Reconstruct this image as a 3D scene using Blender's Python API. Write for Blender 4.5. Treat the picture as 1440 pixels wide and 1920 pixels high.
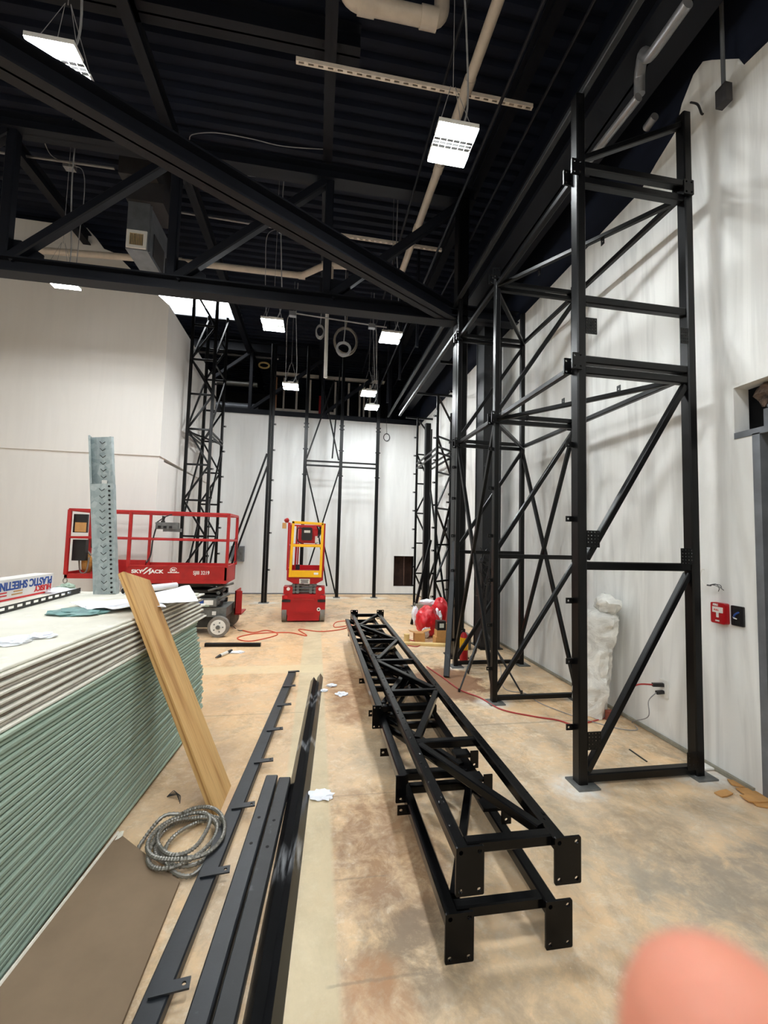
import bpy, bmesh, math, random
from mathutils import Vector, Matrix, noise
from mathutils.geometry import tessellate_polygon
random.seed(7)
S = bpy.context.scene
COL = S.collection
for o in list(bpy.data.objects):
    bpy.data.objects.remove(o)
# ------------------------------------------------------------------ camera
FPX = 776.0
yaw, pitch, roll = (math.radians(a) for a in (9.2, 3.57, 1.47))
EYE = Vector((0, 0, 1.65))
FW = Vector((math.sin(yaw)*math.cos(pitch), math.cos(yaw)*math.cos(pitch), math.sin(pitch)))
r0 = Vector((math.cos(yaw), -math.sin(yaw), 0)); u0 = r0.cross(FW)
RT = r0*math.cos(roll)+u0*math.sin(roll); UP = -r0*math.sin(roll)+u0*math.cos(roll)
cd = bpy.data.cameras.new('camera'); cam = bpy.data.objects.new('camera', cd); COL.objects.link(cam)
m = Matrix((RT, UP, -FW)).transposed().to_4x4(); m.translation = EYE; cam.matrix_world = m
cd.sensor_fit = 'VERTICAL'; cd.sensor_height = 36; cd.sensor_width = 27; cd.lens = FPX/1920*36
cd.clip_start = 0.005; cd.clip_end = 100
cd.dof.use_dof = True; cd.dof.focus_distance = 5.0; cd.dof.aperture_fstop = 7.0
S.camera = cam
# ------------------------------------------------------------------ world, exposure
w = bpy.data.worlds.new('world'); S.world = w; w.use_nodes = True
w.node_tree.nodes['Background'].inputs[0].default_value = (.75, .85, 1, 1)
w.node_tree.nodes['Background'].inputs[1].default_value = 0.12
S.view_settings.view_transform = 'Standard'; S.view_settings.look = 'None'
S.view_settings.exposure = 0.5; S.view_settings.gamma = 1.0; S.view_settings.use_curve_mapping = False
LAMP = 190.0          # radiance of a lamp lens
SKY = 7.0             # radiance of the roof light

def W(x, y, X=None, Y=None, Z=None):
    """the point of the place seen at photograph pixel x, y on the plane X, Y or Z = value"""
    d = FW + RT*((x-720)/FPX) - UP*((y-960)/FPX)
    t = (X-EYE.x)/d.x if X is not None else (Y-EYE.y)/d.y if Y is not None else (Z-EYE.z)/d.z
    return EYE + d*t
V = Vector
# ------------------------------------------------------------------ materials
def lin(c): return tuple((v/255/12.92 if v/255 <= .04045 else ((v/255+.055)/1.055)**2.4) for v in c)
class NT:
    def __init__(s, name):
        s.m = bpy.data.materials.new(name); s.m.use_nodes = True; s.t = s.m.node_tree
        s.b = s.t.nodes['Principled BSDF']
    def n(s, kind, **kw):
        x = s.t.nodes.new(kind)
        for k, v in kw.items(): setattr(x, k, v)
        return x
    def l(s, a, b): s.t.links.new(a, b)
    def pos(s):
        return s.n('ShaderNodeNewGeometry').outputs['Position']
    def obj(s):
        return s.n('ShaderNodeTexCoord').outputs['Object']
    def mapping(s, vec, scale=(1, 1, 1), rot=(0, 0, 0)):
        mp = s.n('ShaderNodeMapping'); mp.inputs['Scale'].default_value = scale; mp.inputs['Rotation'].default_value = rot
        s.l(vec, mp.inputs['Vector']); return mp.outputs[0]
    def noise(s, vec, scale, detail=4, rough=.6, dist=0):
        x = s.n('ShaderNodeTexNoise'); x.inputs['Scale'].default_value = scale; x.inputs['Detail'].default_value = detail
        x.inputs['Roughness'].default_value = rough; x.inputs['Distortion'].default_value = dist
        s.l(vec, x.inputs['Vector']); return x.outputs['Fac']
    def ramp(s, fac, stops):
        x = s.n('ShaderNodeValToRGB'); e = x.color_ramp.elements
        while len(e) < len(stops): e.new(.5)
        for q, (p, c) in zip(e, stops):
            q.position = p; q.color = (c, c, c, 1) if isinstance(c, (int, float)) else (*c, 1)
        s.l(fac, x.inputs[0]); return x.outputs[0]
    def mix(s, fac, a, b):
        x = s.n('ShaderNodeMix', data_type='RGBA')
        for sock, v in ((x.inputs[0], fac), (x.inputs[6], a), (x.inputs[7], b)):
            if isinstance(v, (int, float)): sock.default_value = v
            elif isinstance(v, tuple): sock.default_value = (*v, 1)
            else: s.l(v, sock)
        return x.outputs[2]
    def math(s, op, a, b=0.0):
        x = s.n('ShaderNodeMath', operation=op)
        for i, v in enumerate((a, b)):
            if isinstance(v, (int, float)): x.inputs[i].default_value = v
            else: s.l(v, x.inputs[i])
        return x.outputs[0]
    def bump(s, h, strength=.3, dist=.01):
        x = s.n('ShaderNodeBump'); x.inputs['Strength'].default_value = strength; x.inputs['Distance'].default_value = dist
        s.l(h, x.inputs['Height']); s.l(x.outputs[0], s.b.inputs['Normal'])
    def col(s, c):
        if isinstance(c, tuple): s.b.inputs['Base Color'].default_value = (*c, 1)
        else: s.l(c, s.b.inputs['Base Color'])
def basic(name, rgb, rough=.5, metal=0, var=.12, scale=8, bump=0, spec=.5, dirt=None):
    t = NT(name); c = lin(rgb); p = t.obj(); f = t.noise(p, scale)
    c2 = tuple(max(0, v*(1-2*var)) for v in c); c1 = tuple(min(1, v*(1+var)) for v in c)
    k = t.ramp(f, [(.3, c2), (.7, c1)])
    if dirt:
        k = t.mix(t.ramp(t.noise(p, dirt[1], 6, .7), [(dirt[2], 0.0), (min(1, dirt[2]+.12), dirt[3])]), k, lin(dirt[0]))
    t.col(k); t.b.inputs['Roughness'].default_value = rough; t.b.inputs['Metallic'].default_value = metal
    t.b.inputs['Specular IOR Level'].default_value = spec
    if bump: t.bump(t.noise(p, scale*5), bump, .01)
    return t.m
M = {}
M['steel'] = basic('black_painted_steel', (6, 6, 7), .33, 0, .15, 5, .05, .28)
M['steel_gloss'] = basic('wet_black_paint', (6, 6, 7), .2, 0, .15, 5, .04, .18)
M['steel_floor'] = basic('dark_grey_steel', (29, 33, 39), .42, 0, .2, 6, .06, .5, ((95, 100, 105), 14, .66, .5))
M['steel_dusty'] = basic('dusty_black_steel', (24, 26, 29), .5, 0, .2, 6, .06, .5, ((120, 122, 124), 9, .62, .4))
M['beam'] = basic('flat_black_beam_paint', (13, 16, 25), .55, 0, .15, 3, 0, .3)
M['deck'] = basic('dark_ceiling_paint', (18, 25, 42), .7, 0, .2, 2, 0, .3)
M['scuffed'] = basic('scuffed_black_steel', (20, 20, 22), .3, 0, .2, 5, .05, .5)
M['red'] = basic('worn_red_paint', (172, 28, 28), .42, 0, .1, 6, .03, .5, ((205, 150, 140), 16, .66, .7))
M['red_clean'] = basic('bright_red_paint', (176, 12, 22), .35, 0, .06, 5)
M['yellow'] = basic('yellow_paint', (240, 180, 10), .4, 0, .06, 5)
M['grey_metal'] = basic('dusty_grey_metal', (112, 114, 112), .5, .3, .2, 9, .1, .5, ((60, 60, 55), 12, .6, .7))
M['dark_metal'] = basic('dark_greasy_metal', (44, 44, 42), .5, .3, .25, 9, .1)
M['chrome'] = basic('bright_flex_metal', (150, 147, 140), .42, .7, .1, 20)
M['rubber'] = basic('grey_rubber', (128, 122, 114), .8, 0, .15, 12, .1)
M['black_plastic'] = basic('black_plastic', (24, 24, 26), .4, 0, .1, 8)
M['white_plastic'] = basic('white_plastic', (232, 230, 224), .4, 0, .03, 8)
M['white_paint'] = basic('white_marking', (240, 238, 234), .5, 0, .02, 8)
M['pvc'] = basic('cream_pvc_pipe', (190, 178, 164), .4, 0, .08, 6)
M['conduit'] = basic('galvanised_conduit', (150, 150, 152), .4, .6, .1, 10)
M['wire'] = basic('pale_wire', (150, 150, 152), .5, 0, .1, 10)
M['darkwire'] = basic('dark_cable', (38, 38, 40), .5, 0, .1, 10)
M['orange_cord'] = basic('orange_red_cord', (205, 78, 48), .5, 0, .06, 10)
M['red_cord'] = basic('dark_red_cord', (170, 50, 48), .5, 0, .06, 10)
M['paper'] = basic('white_paper', (238, 240, 246), .8, 0, .03, 20)
M['card'] = basic('brown_cardboard', (196, 146, 88), .8, 0, .1, 10)
M['kraft'] = basic('brown_kraft_face', (133, 113, 92), .85, 0, .07, 3, .1, .2, ((176, 164, 150), 5, .66, .5))
M['gypsum'] = basic('white_gypsum_edge', (232, 226, 212), .85, 0, .06, 30, .2)
M['greenboard'] = basic('green_board_paper', (158, 177, 161), .85, 0, .04, 3)
M['greenboard_pale'] = basic('faded_green_board_paper', (176, 194, 178), .85, 0, .05, 3)
M['board_edge'] = basic('grey_brown_board_edge', (172, 164, 153), .85, 0, .14, 14, .15)
M['board_edge_dark'] = basic('brown_board_paper_edge', (146, 134, 122), .9, 0, .14, 14, .15)
M['board_edge_pale'] = basic('pale_board_edge', (226, 222, 210), .85, 0, .06, 14, .15)
M['board_top'] = basic('dusty_ivory_board', (226, 222, 208), .85, 0, .05, 4, .05, .2, ((240, 238, 230), 6, .55, .6))
M['lumber'] = basic('pale_lumber', (222, 192, 130), .7, 0, .08, 6)
M['block'] = basic('concrete_block', (150, 145, 130), .9, 0, .12, 12, .3)
M['screen'] = basic('pale_label', (205, 210, 200), .4, 0, .03, 8)
M['blue_ink'] = basic('blue_print', (30, 72, 150), .6, 0, .02, 8)
M['red_ink'] = basic('red_print', (206, 40, 44), .6, 0, .02, 8)
M['boxwhite'] = basic('white_printed_carton', (226, 222, 218), .6, 0, .03, 8)
M['red_plastic'] = basic('red_plastic_bag', (208, 22, 36), .35, 0, .1, 8)
M['insul'] = basic('brown_insulation', (92, 74, 62), .95, 0, .4, 18, .8)
M['dark_wood'] = basic('dark_cavity_wood', (70, 46, 36), .8, 0, .3, 4)
M['brick'] = basic('red_brown_brick', (138, 72, 56), .85, 0, .15, 12, .1)
M['ply'] = basic('plywood_sheet', (196, 140, 104), .7, 0, .12, 4)
M['stud'] = basic('pale_stud', (228, 216, 202), .6, 0, .08, 6)
M['nail'] = basic('fingernail', (236, 178, 160), .3, 0, .03, 8)
M['marker_white'] = basic('white_tube', (225, 222, 215), .5, 0, .05, 8)
M['amber'] = basic('amber_work_glove', (196, 140, 70), .7, 0, .2, 14)
M['foil'] = basic('silver_foil_duct', (150, 148, 142), .35, .7, .1, 10)
M['hvac'] = basic('grey_sheet_metal', (122, 126, 132), .45, .4, .12, 5)
M['hvac_dark'] = basic('painted_duct', (52, 50, 52), .6, 0, .15, 4)
M['teal'] = basic('teal_plastic_wrap', (120, 160, 158), .4, 0, .2, 16)
M['painted_dark'] = basic('dark_hole', (12, 10, 10), .9, 0, .1, 8)  # flat near-black standing in for the shade inside holes, bores and cavities
def mat_emit(name, rgb, k):
    t = NT(name); t.b.inputs['Base Color'].default_value = (.9, .9, .9, 1)
    t.b.inputs['Emission Color'].default_value = (*rgb, 1); t.b.inputs['Emission Strength'].default_value = k
    t.l(t.ramp(t.noise(t.obj(), 4), [(0, tuple(v*.96 for v in rgb)), (1, rgb)]), t.b.inputs['Emission Color'])
    return t.m
M['lens'] = mat_emit('lit_lamp_lens', (.94, .985, 1), LAMP)
M['lens_dim'] = mat_emit('dimmer_lit_lamp_lens', (.94, .985, 1), LAMP*.8)
M['sky'] = mat_emit('bright_sky_pane', (.95, .98, 1), SKY)
def mat_wall(name, rgb, streak):
    t = NT(name); p = t.pos(); c = lin(rgb)
    v = t.noise(t.mapping(p, (2.6, 2.6, .26)), 1.9, 4, .55, 1.2)
    v2 = t.noise(p, 1.1, 3)
    k = t.ramp(v, [(.36, tuple(x*(1-streak) for x in c)), (.58, c)])
    k = t.mix(t.ramp(v2, [(.4, 0.0), (.75, .35)]), k, tuple(x*(1-streak*.6)*(1, .985, .95)[i] for i, x in enumerate(c)))
    t.col(k); t.b.inputs['Roughness'].default_value = .8; t.b.inputs['Specular IOR Level'].default_value = .25
    t.bump(t.noise(p, 24, 3), .05, .01); return t.m
M['wall'] = mat_wall('skim_coated_white_wall', (236, 236, 233), .2)
M['wall_far'] = mat_wall('skim_coated_far_wall', (230, 231, 230), .07)
M['wall_left'] = mat_wall('warm_white_wall', (222, 218, 213), .03)
def mat_floor():
    t = NT('stained_concrete'); p = t.pos()
    sp = t.n('ShaderNodeSeparateXYZ'); t.l(p, sp.inputs[0]); x, y = sp.outputs[0], sp.outputs[1]
    n1 = t.noise(p, .9, 6, .6, .5); n2 = t.noise(p, 3.2, 8, .7, .3); n3 = t.noise(p, 14, 6, .7)
    base = t.ramp(n1, [(.28, lin((210, 170, 126))), (.45, lin((216, 186, 148))), (.58, lin((206, 182, 152))), (.72, lin((186, 164, 138)))])
    base = t.mix(t.ramp(n2, [(.46, 0.0), (.62, .7)]), base, lin((230, 194, 150)))
    base = t.mix(t.ramp(t.noise(t.mapping(p, (1, .7, 1), (0, 0, .5)), 2.3, 9, .72, .4), [(.5, 0.0), (.62, .6)]), base, lin((146, 124, 98)))
    base = t.mix(t.ramp(t.noise(t.mapping(p, (1, .8, 1), (0, 0, -.4)), 4.1, 8, .7, .3), [(.55, 0.0), (.66, .5)]), base, lin((160, 144, 124)))
    base = t.mix(t.ramp(t.noise(t.mapping(p, (1, 1.6, 1), (0, 0, .9)), 6, 9, .75, .6), [(.54, 0.0), (.68, .5)]), base, lin((240, 226, 198)))
    base = t.mix(t.ramp(n3, [(.52, 0.0), (.72, .5)]), base, lin((236, 226, 206)))
    base = t.mix(t.ramp(t.noise(p, 38, 4, .6), [(.66, 0.0), (.74, .5)]), base, lin((244, 238, 226)))
    # warm orange area in the middle of the room
    mott = t.ramp(t.noise(p, 7, 8, .75, .4), [(.36, .25), (.56, 1.0)])
    def blob(cx, cy, rx, ry, soft=.25, wob=.8, mo=True):
        dx = t.math('DIVIDE', t.math('SUBTRACT', x, cx), rx); dy = t.math('DIVIDE', t.math('SUBTRACT', y, cy), ry)
        d = t.math('SQRT', t.math('ADD', t.math('MULTIPLY', dx, dx), t.math('MULTIPLY', dy, dy)))
        d = t.math('ADD', d, t.math('MULTIPLY', t.math('SUBTRACT', n2, .5), wob*2))
        mr = t.n('ShaderNodeMapRange'); mr.inputs[1].default_value = 1+soft; mr.inputs[2].default_value = 1-soft
        t.l(d, mr.inputs[0]); return t.math('MULTIPLY', mr.outputs[0], mott) if mo else mr.outputs[0]
    base = t.mix(t.math('MULTIPLY', blob(-.8, 5.6, 1.5, 2.4, .5), .5), base, lin((226, 176, 124)))
    base = t.mix(t.math('MULTIPLY', blob(2.2, 1.3, 1.5, 1.3, .6), .5), base, lin((182, 170, 152)))
    for cx, cy, rx, ry, a, c in ((.42, 2.3, .3, .5, .85, (142, 104, 70)), (.45, 1.72, .25, .2, .8, (124, 106, 86)), (.75, 1.35, .3, .3, .5, (150, 132, 110)), (.28, 1.55, .12, .2, .7, (176, 126, 84)),
                                 (.4, 4.6, .26, .8, .85, (150, 106, 68)), 
                                 (1.42, 2.35, .18, .3, .5, (146, 132, 110)), (2.4, 1.8, .8, .28, .7, (142, 130, 116)), (1.9, 2.2, .3, .2, .6, (148, 128, 104)),
                                 (.5, 3.3, .2, .3, .4, (140, 128, 106)), (.9, 11.6, .45, .25, .5, (170, 120, 80)),
                                 (1.7, 1.75, .2, .45, .35, (150, 142, 128)), (-.62, 3.1, .3, .5, .4, (156, 124, 96))):
        base = t.mix(t.math('MULTIPLY', blob(cx, cy, rx, ry), a), base, lin(c))
    base = t.mix(t.math('MULTIPLY', blob(1.56, 4.74, .42, .52, .12, .9, False), .88), base, lin((128, 88, 60)))
    for cx, cy, rx, ry in ((1.82, 2.66, .17, .13), (2.8, 2.66, .2, .12), (1.86, 4.08, .16, .12), (2.82, 4.1, .14, .1), (1.85, 5.28, .14, .12), (-1.2, 10.5, .3, .22), (.6, 11.35, .3, .2), (1.62, 11.35, .32, .2), (.15, 11.3, .3, .15)):
        base = t.mix(t.math('MULTIPLY', blob(cx, cy, rx, ry, .4, .6), .8), base, lin((226, 226, 222)))
    # pale concrete trench strip and saw-cut lines
    def band(v, a, b, s=.012):
        q = t.math('ADD', v, t.math('MULTIPLY', t.math('SUBTRACT', n3, .5), .03))
        m1 = t.n('ShaderNodeMapRange'); m1.inputs[1].default_value = a-s; m1.inputs[2].default_value = a+s; t.l(q, m1.inputs[0])
        m2 = t.n('ShaderNodeMapRange'); m2.inputs[1].default_value = b+s; m2.inputs[2].default_value = b-s; t.l(q, m2.inputs[0])
        return t.math('MULTIPLY', m1.outputs[0], m2.outputs[0])
    strip = t.math('MULTIPLY', band(x, -.14, .14), band(y, -8, 9.0))
    base = t.mix(t.math('MULTIPLY', strip, .75), base, t.mix(t.ramp(n2, [(.35, 0.0), (.7, 1.0)]), lin((212, 196, 160)), lin((186, 172, 142))))
    cross = t.math('MULTIPLY', band(y, 5.2, 5.5), band(x, -1.5, .14))
    base = t.mix(t.math('MULTIPLY', cross, .5), base, lin((222, 204, 164)))
    for ax, a, wd, rng in ((y, 3.62, .012, (x, .9, 2.9)), (y, 4.05, .006, (x, -1, .1)), (y, 2.1, .005, (x, .14, .4)), (y, 1.63, .006, (x, .1, .5)), (y, 2.75, .004, (x, .14, .6))):
        q = t.math('MULTIPLY', band(ax, a-wd, a+wd, wd*.5), band(rng[0], rng[1], rng[2]))
        base = t.mix(t.math('MULTIPLY', q, .4), base, lin((120, 106, 90)))
    t.col(base)
    t.l(t.ramp(n2, [(.3, .42), (.7, .68)]), t.b.inputs['Roughness']); t.b.inputs['Specular IOR Level'].default_value = .35
    t.bump(t.math('ADD', n3, n2), .12, .01); return t.m
M['floor'] = mat_floor()
def mat_wood():
    t = NT('rough_pine_plank'); p = t.obj()
    wv = t.n('ShaderNodeTexWave', wave_type='BANDS', bands_direction='X'); wv.inputs['Scale'].default_value = 2.2
    wv.inputs['Distortion'].default_value = 5.0; wv.inputs['Detail'].default_value = 3; wv.inputs['Detail Scale'].default_value = .8
    t.l(t.mapping(p, (5, 5, .55)), wv.inputs['Vector'])
    g = t.noise(t.mapping(p, (40, 40, 1.5)), 3, 4)
    k = t.ramp(wv.outputs['Fac'], [(0, lin((168, 120, 66))), (.35, lin((205, 160, 100))), (1, lin((214, 172, 112)))])
    k = t.mix(t.ramp(g, [(.45, 0.0), (.7, .4)]), k, lin((150, 108, 62)))
    t.col(k); t.b.inputs['Roughness'].default_value = .75; t.bump(g, .15, .01); return t.m
M['wood'] = mat_wood()
def mat_galv():
    t = NT('galvanised_spangle'); p = t.obj(); v = t.n('ShaderNodeTexVoronoi'); v.inputs['Scale'].default_value = 26; t.l(p, v.inputs['Vector'])
    k = t.mix(v.outputs['Color'], lin((150, 164, 166)), lin((186, 196, 196)))
    k = t.mix(t.ramp(t.noise(t.mapping(p, (6, 6, 1)), 2, 5), [(.5, 0.0), (.68, .5)]), k, lin((120, 128, 132)))
    t.col(k); t.b.inputs['Metallic'].default_value = .55; t.b.inputs['Roughness'].default_value = .42; return t.m
M['galv'] = mat_galv()
def mat_film(name, alpha, rgb, scale=9):
    t = NT(name); n = t.noise(t.obj(), scale, 6, .6, 1.5)
    t.col(t.ramp(n, [(.35, tuple(v*.84 for v in lin(rgb))), (.6, lin(rgb))]))
    t.l(t.ramp(n, [(.3, alpha), (.7, min(1, alpha+.3))]), t.b.inputs['Alpha'])
    t.b.inputs['Roughness'].default_value = .22; t.bump(n, .8, .03); return t.m
M['film'] = mat_film('milky_plastic_wrap', .86, (236, 234, 226), 5)
M['clearfilm'] = mat_film('clear_plastic_case', .16, (235, 238, 240), 3)
def mat_skin():
    t = NT('finger_skin'); n = t.noise(t.obj(), 60, 3)
    t.col(t.ramp(n, [(.3, lin((200, 124, 100))), (.7, lin((210, 136, 112)))]))
    t.b.inputs['Roughness'].default_value = .55
    t.b.inputs['Subsurface Weight'].default_value = .3; t.b.inputs['Subsurface Radius'].default_value = (.004, .0015, .001); return t.m
M['skin'] = mat_skin()
def mat_angle():
    t = NT('glossy_black_angle'); p = t.obj()
    k = t.ramp(t.noise(p, 6), [(.3, lin((14, 14, 15))), (.7, lin((26, 26, 28)))])
    f = t.n('ShaderNodeSeparateXYZ'); t.l(t.mapping(p, (1, 1, 1)), f.inputs[0])
    mk = None
    for c in (-.63, .55, 1.35, 1.52):   # scuffs of white primer along the length (object y)
        d = t.math('ABSOLUTE', t.math('SUBTRACT', f.outputs[1], c))
        mr = t.n('ShaderNodeMapRange'); mr.inputs[1].default_value = .13 if c < 0 else .06; mr.inputs[2].default_value = .02; t.l(d, mr.inputs[0])
        mk = mr.outputs[0] if mk is None else t.math('MAXIMUM', mk, mr.outputs[0])
    n = t.ramp(t.noise(t.mapping(p, (20, 3, 20)), 2, 4), [(.42, 0.0), (.6, .8)])
    t.col(t.mix(t.math('MULTIPLY', mk, n), k, lin((170, 172, 176)))); t.b.inputs['Roughness'].default_value = .28; return t.m
M['angle'] = mat_angle()
# ------------------------------------------------------------------ mesh builder
class MB:
    def __init__(s): s.v = []; s.f = []
    def add(s, vs, fs):
        b = len(s.v); s.v += [tuple(v) for v in vs]; s.f += [tuple(b+i for i in f) for f in fs]
    def box(s, a, b, mat=None):
        x0, x1 = sorted((a[0], b[0])); y0, y1 = sorted((a[1], b[1])); z0, z1 = sorted((a[2], b[2]))
        vs = [V((x, y, z)) for z in (z0, z1) for y in (y0, y1) for x in (x0, x1)]
        if mat: vs = [mat @ v for v in vs]
        s.add(vs, [(0, 2, 3, 1), (4, 5, 7, 6), (0, 1, 5, 4), (2, 6, 7, 3), (0, 4, 6, 2), (1, 3, 7, 5)]); return s
    def bar(s, p0, p1, w, h=None, up=None, ch=None):
        """rectangular tube from p0 to p1 with softened corners"""
        p0, p1 = V(p0), V(p1); h = h or w; d = (p1-p0).normalized()
        up = V(up) if up else (V((0, 0, 1)) if abs(d.z) < .9 else V((0, 1, 0)))
        sx = d.cross(up).normalized(); sy = sx.cross(d)
        c = min(w, h)*.12 if ch is None else ch
        a, b = w/2, h/2
        pr = [(a-c, -b), (a, -b+c), (a, b-c), (a-c, b), (-a+c, b), (-a, b-c), (-a, -b+c), (-a+c, -b)] if c > 0 else [(a, -b), (a, b), (-a, b), (-a, -b)]
        n = len(pr)
        vs = [q+sx*x+sy*y for q in (p0, p1) for x, y in pr]
        s.add(vs, [tuple(range(n))[::-1][::-1]]+[tuple(range(2*n-1, n-1, -1))]+[(i, n+i, n+(i+1) % n, (i+1) % n) for i in range(n)]); return s
    def tube(s, pts, r, n=8, closed=False):
        pts = [V(p) for p in pts]; k = len(pts); rings = []
        up = V((0, 0, 1)); prev = None
        for i, p in enumerate(pts):
            if closed: d = pts[(i+1) % k]-pts[i-1]
            else: d = pts[min(i+1, k-1)]-pts[max(i-1, 0)]
            if d.length < 1e-9: d = V((0, 0, 1))
            d.normalize()
            if prev is None:
                prev = d.cross(up) if abs(d.z) < .95 else d.cross(V((1, 0, 0)))
            sx = (prev-d*prev.dot(d))
            if sx.length < 1e-6: sx = d.orthogonal()
            sx.normalize(); prev = sx; sy = d.cross(sx)
            rr = r[i] if isinstance(r, (list, tuple)) else r
            rings.append([p+sx*math.cos(2*math.pi*j/n)*rr+sy*math.sin(2*math.pi*j/n)*rr for j in range(n)])
        vs = [v for g in rings for v in g]; fs = []
        for i in range(k if closed else k-1):
            a, b = i*n, ((i+1) % k)*n
            fs += [(a+j, a+(j+1) % n, b+(j+1) % n, b+j) for j in range(n)]
        if not closed: fs += [tuple(range(n))[::-1], tuple(range((k-1)*n, k*n))]
        s.add(vs, fs); return s
    def cyl(s, p0, p1, r, n=16, r1=None): return s.tube([p0, p1], [r, r if r1 is None else r1], n)
    def poly(s, o, u, v, pts, t, holes=()):
        """flat polygon with holes in the plane o + u x + v y, thickness t along u x v"""
        o, u, v = V(o), V(u).normalized(), V(v).normalized(); nn = u.cross(v).normalized()
        def ccw(q): return sum(q[i][0]*q[(i+1) % len(q)][1]-q[(i+1) % len(q)][0]*q[i][1] for i in range(len(q))) > 0
        loops = [list(pts) if ccw(pts) else list(pts)[::-1]]+[list(h)[::-1] if ccw(h) else list(h) for h in holes]
        tri = tessellate_polygon([[V((x, y, 0)) for x, y in l] for l in loops])
        flat = [q for l in loops for q in l]; n = len(flat)
        vs = [o+u*x+v*y+nn*t for x, y in flat]+[o+u*x+v*y for x, y in flat]; fs = []
        for a, b, c in tri:
            ar = (flat[b][0]-flat[a][0])*(flat[c][1]-flat[a][1])-(flat[c][0]-flat[a][0])*(flat[b][1]-flat[a][1])
            if ar < 0: b, c = c, b
            fs += [(a, b, c), (n+a, n+c, n+b)]
        k = 0
        for l in loops:
            q = len(l); fs += [(k+(i+1) % q, k+i, n+k+i, n+k+(i+1) % q) for i in range(q)]; k += q
        s.add(vs, fs); return s
    def obj(s, name, mat, parent=None, smooth=False):
        me = bpy.data.meshes.new(name); me.from_pydata(s.v, [], s.f); me.validate()
        bm = bmesh.new(); bm.from_mesh(me); bmesh.ops.recalc_face_normals(bm, faces=bm.faces); bm.to_mesh(me); bm.free()
        if smooth:
            for p in me.polygons: p.use_smooth = True
            try: me.set_sharp_from_angle(angle=math.radians(38))
            except Exception: pass
        me.materials.append(M[mat]); o = bpy.data.objects.new(name, me); COL.objects.link(o)
        if parent is not None: o.parent = parent; o.matrix_parent_inverse = pinv(parent)
        return o
def pinv(p): return wm(p).inverted()
def wm(o):
    m = o.matrix_basis.copy()
    if o.parent: m = wm(o.parent) @ o.matrix_parent_inverse @ m
    return m
def tag(o, label, cat, group=None, kind=None):
    o['label'] = label; o['category'] = cat
    if group: o['group'] = group
    if kind: o['kind'] = kind
    return o
def thing(name, label, cat, loc=(0, 0, 0), group=None):
    o = bpy.data.objects.new(name, None); o.empty_display_size = .2; o.location = loc; COL.objects.link(o); return tag(o, label, cat, group)
def struct(name, mb, mat, parent=None):
    o = mb.obj(name, mat, parent); o['kind'] = 'structure'; return o
def circ(cx, cy, r, n=10): return [(cx+r*math.cos(2*math.pi*i/n), cy+r*math.sin(2*math.pi*i/n)) for i in range(n)]
def rect(x0, y0, x1, y1): return [(x0, y0), (x1, y0), (x1, y1), (x0, y1)]
def rrect(x0, y0, x1, y1, r, n=4):
    out = []
    for cx, cy, a in ((x1-r, y0+r, -90), (x1-r, y1-r, 0), (x0+r, y1-r, 90), (x0+r, y0+r, 180)):
        out += [(cx+r*math.cos(math.radians(a+90*i/n)), cy+r*math.sin(math.radians(a+90*i/n))) for i in range(n+1)]
    return out
def text(name, body, size, origin, u, v, mat, parent, xs=1.0, bold=0.0, align='LEFT'):
    c = bpy.data.curves.new(name, 'FONT'); c.body = body; c.size = size; c.extrude = .001; c.offset = bold; c.align_x = align
    to = bpy.data.objects.new(name, c); COL.objects.link(to)
    bpy.context.view_layer.update()
    me = bpy.data.meshes.new_from_object(to.evaluated_get(bpy.context.evaluated_depsgraph_get()))
    bpy.data.objects.remove(to)
    u, v = V(u).normalized(), V(v).normalized(); n = u.cross(v)
    for q in me.vertices: q.co = V(origin)+u*q.co.x*xs+v*q.co.y+n*q.co.z
    me.materials.clear(); me.materials.append(M[mat]); o = bpy.data.objects.new(name, me); COL.objects.link(o)
    o.parent = parent; o.matrix_parent_inverse = pinv(parent); return o
def lump(mb, c, sc, seed=0, amp=.35, sub=3, freq=1.6, flat=None):
    bm = bmesh.new(); bmesh.ops.create_icosphere(bm, subdivisions=sub, radius=1)
    vs = []
    for q in bm.verts:
        k = 1+amp*noise.fractal(q.co*freq+V((seed*7.1, seed*3.3, seed)), .7, 2.1, 4)
        p = V((q.co.x*k*sc[0], q.co.y*k*sc[1], q.co.z*k*sc[2]))
        if flat is not None: p.z = max(p.z, flat)
        vs.append(V(c)+p)
    mb.add(vs, [tuple(x.index for x in f.verts) for f in bm.faces]); bm.free(); return mb
def spline(pts, n=8):
    pts = [V(p) for p in pts]; out = []
    for i in range(len(pts)-1):
        a, b, c, d = pts[max(i-1, 0)], pts[i], pts[i+1], pts[min(i+2, len(pts)-1)]
        for k in range(n):
            t = k/n
            out.append(.5*((2*b)+(c-a)*t+(2*a-5*b+4*c-d)*t*t+(3*b-a-3*c+d)*t**3))
    out.append(pts[-1]); return out
def copy_tree(o, parent=None):
    c = o.copy(); COL.objects.link(c)
    if parent is not None: c.parent = parent
    for ch in [x for x in bpy.data.objects if x.parent is o]: copy_tree(ch, c)
    return c
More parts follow.
